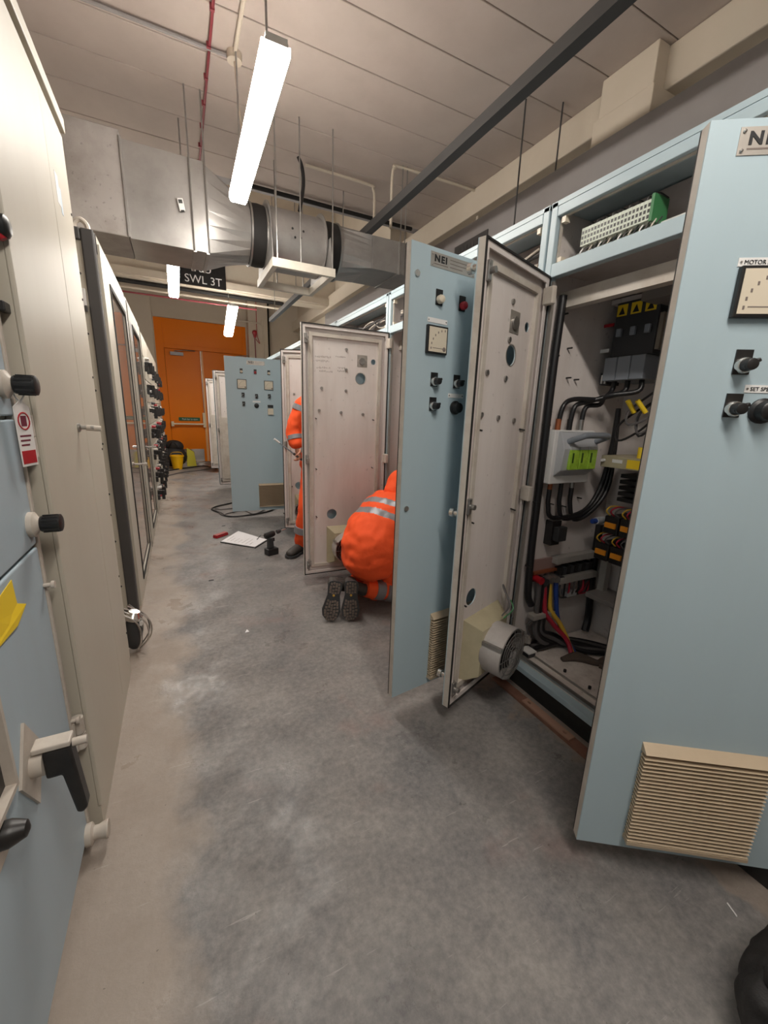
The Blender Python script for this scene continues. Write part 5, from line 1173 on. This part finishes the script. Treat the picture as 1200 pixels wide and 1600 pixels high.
def face_bits(parent, c, fwd, T, r=0.1):
    c = Vector(c)
    for s in (-1, 1):
        M().ell(c + T @ Vector((s*r*0.33, r*0.84, r*0.05)), (0.012, 0.008, 0.009), 10, 6, T).build('eye', WPLAST, parent, smooth='all')
        M().ell(c + T @ Vector((s*r*0.33, r*0.91, r*0.05)), 0.005, 8, 5).build('iris', HAIR, parent, smooth='all')
        M().ell(c + T @ Vector((s*r*0.33, r*0.87, r*0.24)), (0.02, 0.006, 0.004), 8, 5, T).build('eyebrow', HAIR, parent, smooth='all')
    M().ell(c + T @ Vector((0, r*0.83, -r*0.55)), (0.024, 0.008, 0.006), 10, 6, T).build('mouth', mat('lips', (165, 95, 85), 0.5), parent, smooth='all')
def hand(parent, wrist, dirn, palm_n, curl=0.9, size=1.0):
    w_ = Vector(wrist); d = Vector(dirn).normalized(); n = Vector(palm_n); n = (n-d*n.dot(d)).normalized(); s = d.cross(n)
    mm = M()
    mm.capsule([w_, w_+d*0.045*size, w_+d*0.085*size], [(0.027, 0.02), (0.038, 0.016), (0.04, 0.014)], 14, up=n)
    for i, (o_, L) in enumerate(((-0.03, 0.072), (-0.010, 0.082), (0.011, 0.076), (0.031, 0.06))):
        b0 = w_+d*0.085*size+s*o_*size; pts = [b0]; a = 0.0
        for k, fr in enumerate((0.42, 0.33, 0.25)):
            a += curl*(0.5 if k == 0 else 0.75)
            pts.append(pts[-1] + (d*math.cos(a)+n*math.sin(a))*L*fr*size)
        mm.tube(pts, [0.0092, 0.009, 0.008, 0.0065], 8, 3)
    b0 = w_+d*0.03*size-s*0.03*size
    mm.tube([b0, b0+(d*0.5-s*0.6+n*0.35)*0.035, b0+(d*0.75-s*0.5+n*0.8)*0.055, b0+(d*0.9-s*0.1+n*1.2)*0.06], [0.013, 0.011, 0.009, 0.007], 8, 3)
    return baked(mm, 'hand', SKIN, parent, 0.0042, 2)
def boot(parent, heel, toe_dir, up_dir, L=0.29, wide=1.32):
    x = Vector(toe_dir).normalized(); u = Vector(up_dir); u = (u-x*u.dot(x)).normalized(); y = u.cross(x)
    T = Matrix(((x.x, y.x, u.x, heel[0]), (x.y, y.y, u.y, heel[1]), (x.z, y.z, u.z, heel[2]), (0, 0, 0, 1)))
    out = [(0.0, 0.018), (0.01, 0.033), (0.04, 0.038), (0.10, 0.033), (0.16, 0.042), (0.21, 0.05), (0.255, 0.043), (0.28, 0.025), (0.29, 0.008)]
    out = [(a, b2*wide) for a, b2 in out]
    poly = [(a*L/0.29, b2) for a, b2 in out] + [(a*L/0.29, -b2) for a, b2 in out[::-1]]
    mm = M(); mm.capsule([T @ Vector((0.045, 0, 0.06)), T @ Vector((0.12, 0, 0.055)), T @ Vector((0.20, 0, 0.045)), T @ Vector((0.255*L/0.29, 0, 0.042))], [(0.043, 0.047), (0.044, 0.047), (0.054, 0.038), (0.043, 0.028)], 14, up=u)
    mm.capsule([T @ Vector((0.05, 0, 0.06)), T @ Vector((0.055, 0, 0.11)), T @ Vector((0.06, 0, 0.16))], [(0.04, 0.048), (0.042, 0.05), (0.045, 0.053)], 14)
    b = baked(mm, 'boot', BOOT, parent, 0.007, 3)
    M().prism([T @ Vector((a, b2, 0.0)) for a, b2 in poly], u*0.022).build('sole', DKG, b)
    mb = M(); lugs = []
    for a in np.arange(0.012, 0.285, 0.0215):
        hw = float(np.interp(a, [q[0] for q in out], [q[1] for q in out]))
        if 0.085 < a < 0.125: continue
        nn = 5 if hw > 0.05 else 4
        for k in range(nn):
            yc = -hw*0.8+(k+0.5)*hw*1.6/nn; sk = 0.004*math.sin(k*2.1+a*60)
            mb.box(a+sk, a+0.0155+sk, yc-hw*0.62/nn, yc+hw*0.62/nn, -0.006, 0.0, T)
    mb.build('sole_tread', SOLE, b, kind='stuff')
    M().ell(T @ Vector((0.105, 0, -0.0005)), (0.009, 0.009, 0.002), 10, 5, T.to_3x3()).build('sole_emblem', mat('sole_yellow', (190, 150, 60), 0.6), b)
    return T
baked(TOOLB, 'body', BAGM, tb, 0.012, 3, wrinkle=0.01, wscale=14)
# ---- kneeling worker
kn = thing('person', 'person kneeling in orange high-visibility jacket, seen from behind, soles up', 'person', (1.25, 2.62, 0))
upd = Vector((0.36, 0.93, 0.0))
heelR, heelL = Vector((1.008, 2.45, 0.30)), Vector((0.905, 2.485, 0.30))
TR_ = boot(kn, heelR, (-0.07, -0.10, -1), upd); TL_ = boot(kn, heelL, (-0.19, -0.06, -1), upd + Vector((-0.05, 0, 0)))
anR, anL = TR_ @ Vector((0.07, 0, 0.10)), TL_ @ Vector((0.07, 0, 0.10))
knR, knL = Vector((1.48, 2.53, 0.085)), Vector((1.40, 2.92, 0.085))
hipR, hipL = Vector((1.30, 2.57, 0.38)), Vector((1.22, 2.73, 0.38))
pel, mid_, che, nek, hd = Vector((1.25, 2.62, 0.42)), Vector((1.345, 2.68, 0.59)), Vector((1.47, 2.74, 0.74)), Vector((1.53, 2.775, 0.83)), Vector((1.585, 2.79, 0.87))
shR, shL = Vector((1.53, 2.58, 0.75)), Vector((1.45, 2.92, 0.75)); elR, elL = Vector((1.60, 2.50, 0.52)), Vector((1.56, 2.95, 0.52)); wrR, wrL = Vector((1.73, 2.54, 0.38)), Vector((1.72, 2.86, 0.42))
hfw = Vector((0.75, 0.3, -0.5))
mm = M()
for a, k_, h_ in ((anR, knR, hipR), (anL, knL, hipL)):
    mm.capsule([a.lerp(k_, 0.42)+Vector((0, 0, -0.05)), a.lerp(k_, 0.55), k_], [0.05, 0.066, 0.07]); mm.capsule([k_, k_.lerp(h_, 0.5)+Vector((0, 0, 0.03)), h_], [0.075, 0.095, 0.12])
for a, k_ in ((anR, knR), (anL, knL)): mm.capsule([a, a.lerp(k_, 0.5)+Vector((0, 0, -0.03))], [0.042, 0.05])
mm.capsule([pel, mid_, che], [(0.19, 0.17), (0.18, 0.15), (0.19, 0.13)], 18, up=(0, 0, 1)); mm.capsule([che, nek, hd], [0.08, 0.06, 0.06])
for s_, e_, w_ in ((shR, elR, wrR), (shL, elL, wrL)): mm.capsule([che, s_], [0.09, 0.07]); mm.capsule([s_, e_, w_], [0.06, 0.05, 0.036])
TH = add_head(mm, hd, hfw)
bd = baked(mm, 'body', [HIVIS, SKIN, BOOT], kn, 0.013, 4, wrinkle=0.006, pick=lambda c: 2 if min((c-anR).length, (c-anL).length) < 0.17 and c.x < 1.2 else 1 if (c-hd).length < 0.14 or min((c-wrR).length, (c-wrL).length) < 0.05 else 0)
face_bits(kn, hd, hfw, TH)
jk = M()
sp0, sp1 = Vector((1.20, 2.585, 0.375)), che
jk.capsule([sp0, Vector((1.25, 2.62, 0.47)), mid_, che, Vector((1.52, 2.77, 0.80))], [(0.225, 0.19), (0.255, 0.225), (0.265, 0.225), (0.235, 0.17), (0.13, 0.1)], 20, up=(0, 0, 1))
for s_, e_, w_ in ((shR, elR, wrR), (shL, elL, wrL)): jk.capsule([che, s_], [0.12, 0.095]); jk.capsule([s_, e_, w_.lerp(e_, 0.12)], [0.085, 0.07, 0.055])
ax = (che-pel).normalized()
def jpick(c):
    t = (c-pel).dot(ax)
    side = min((c-elR).length, (c-elL).length)
    return 1 if (0.225 < t < 0.28 or 0.335 < t < 0.385) and (c.x < 1.72) and side > 0.1 else 0
baked(jk, 'jacket', [HIVIS, SILVER], kn, 0.011, 4, wrinkle=0.014, wscale=7.5, pick=jpick, label='orange jacket with silver bands')
hm = M(); hm.lathe(sp0-ax*0.04, ax, [(0.19, 0), (0.205, 0.008), (0.205, 0.03), (0.19, 0.04)], 20)
hood = M(); hood.ell(hd-hfw.normalized()*0.035+Vector((0, 0, 0.015)), (0.115, 0.125, 0.125), 18, 12); hood.capsule([hd-hfw.normalized()*0.06, nek+Vector((-0.03, -0.02, 0.0))], [0.1, 0.1])
baked(hood, 'hood', HIVIS, kn, 0.01, 3, wrinkle=0.006)
for a, k_ in ((anR, knR),): band(kn, a, k_, 0.42, 0.58, 0.076); band(kn, a, k_, 0.63, 0.77, 0.078); band(kn, a, k_, 0.26, 0.42, (0.066, 0.074), HIVIS)
hand(kn, wrR, (1, 0, -0.4), (0, 0.3, -1)); hand(kn, wrL, (1, -0.2, -0.3), (0, -0.2, -1))
# ---- standing worker
sd = thing('person', 'person in orange high-visibility clothing standing between the white inner doors', 'person', (1.22, 3.97, 0))
pel, che, nek, hd = Vector((1.26, 4.0, 0.97)), Vector((1.26, 3.97, 1.40)), Vector((1.26, 3.96, 1.58)), Vector((1.26, 3.92, 1.74))
shR, elR, wrR = Vector((1.10, 3.96, 1.52)), Vector((1.0, 3.98, 1.27)), Vector((1.02, 3.93, 1.10))
shL, elL, wrL = Vector((1.43, 3.96, 1.52)), Vector((1.49, 3.95, 1.25)), Vector((1.44, 3.76, 1.12))
hipR, knR_, anR_ = Vector((1.19, 4.0, 0.92)), Vector((1.09, 3.90, 0.50)), Vector((1.05, 3.98, 0.10))
hipL, knL_, anL_ = Vector((1.335, 4.0, 0.90)), Vector((1.36, 3.94, 0.50)), Vector((1.375, 4.0, 0.10))
mm = M()
mm.capsule([pel, pel.lerp(che, 0.5), che, che.lerp(nek, 0.6)], [(0.165, 0.12), (0.155, 0.11), (0.185, 0.12), (0.12, 0.08)], 18, up=(0, 1, 0)); mm.capsule([che, nek, hd], [0.08, 0.058, 0.058])
for s_, e_, w_ in ((shR, elR, wrR), (shL, elL, wrL)): mm.capsule([che+Vector((0, 0, 0.06)), s_], [0.09, 0.07]); mm.capsule([s_, e_, w_], [0.06, 0.05, 0.034])
for h_, k_, a_ in ((hipR, knR_, anR_), (hipL, knL_, anL_)): mm.capsule([h_, k_], [0.105, 0.078]); mm.capsule([k_, k_.lerp(a_, 0.45), a_], [0.075, 0.078, 0.062])
fw_ = Vector((-0.1, -1, -0.25)); TH = add_head(mm, hd, fw_)
baked(mm, 'body', [HIVIS, SKIN], sd, 0.013, 4, wrinkle=0.009, pick=lambda c: 1 if c.z > 1.62 or min((c-wrR).length, (c-wrL).length) < 0.04 else 0)
face_bits(sd, hd, fw_, TH)
hr = M(); hr.ell(hd+Vector((0, 0.02, 0.035)), (0.088, 0.105, 0.1), 16, 10); baked(hr, 'hair', HAIR, sd, 0.01, 2, wrinkle=0.004, wscale=40)
jk = M(); jk.capsule([pel-Vector((0, 0, 0.06)), pel.lerp(che, 0.5), che, che.lerp(nek, 0.62)], [(0.195, 0.145), (0.185, 0.14), (0.205, 0.145), (0.13, 0.09)], 18, up=(0, 1, 0))
for s_, e_, w_ in ((shR, elR, wrR), (shL, elL, wrL)): jk.capsule([che+Vector((0, 0, 0.06)), s_], [0.11, 0.088]); jk.capsule([s_, e_, e_.lerp(w_, 0.8)], [0.086, 0.074, 0.068])
baked(jk, 'jacket', [HIVIS, SILVER], sd, 0.012, 4, wrinkle=0.009, pick=lambda c: 1 if (1.05 < c.z < 1.1 and 1.07 < c.x < 1.42) or (1.22 < c.z < 1.27 and 1.07 < c.x < 1.42) else 0, label='orange jacket with silver bands')
band(sd, shR, elR, 0.1, 0.3, 0.088); band(sd, elR, wrR, 0.3, 0.55, 0.078)
band(sd, knR_, anR_, 0.5, 0.68, 0.084); band(sd, knL_, anL_, 0.5, 0.68, 0.084)
for a_, td in ((anR_, (-0.75, -0.65, 0)), (anL_, (0.2, -1, 0))):
    t_ = Vector(td).normalized(); boot(sd, (a_.x-t_.x*0.06, a_.y-t_.y*0.06, 0.007), td, (0, 0, 1))
hand(sd, wrR, (0.1, -0.3, -1), (-0.9, -0.4, 0), 1.0); hand(sd, wrL, (-0.1, -1, -0.1), (0, 0, -1))
tl = thing('test_probe', 'long thin grey probe with white tip held by the standing person', 'tool', (0.9, 3.88, 1.12))
g0 = wrR + Vector((0.0, -0.035, -0.085)); g1 = Vector((0.79, 3.86, 1.19)); dv = (g1-g0).normalized()
M().cyl(g0-dv*0.05, g0+dv*0.06, 0.012, 10).build('grip', DKG, tl, smooth=True); M().cyl(g0+dv*0.06, g1-dv*0.06, 0.006, 8).build('shaft', MIDG, tl, smooth=True); M().cyl(g1-dv*0.06, g1, 0.009, 10).build('tip', WPLAST, tl, smooth=True)
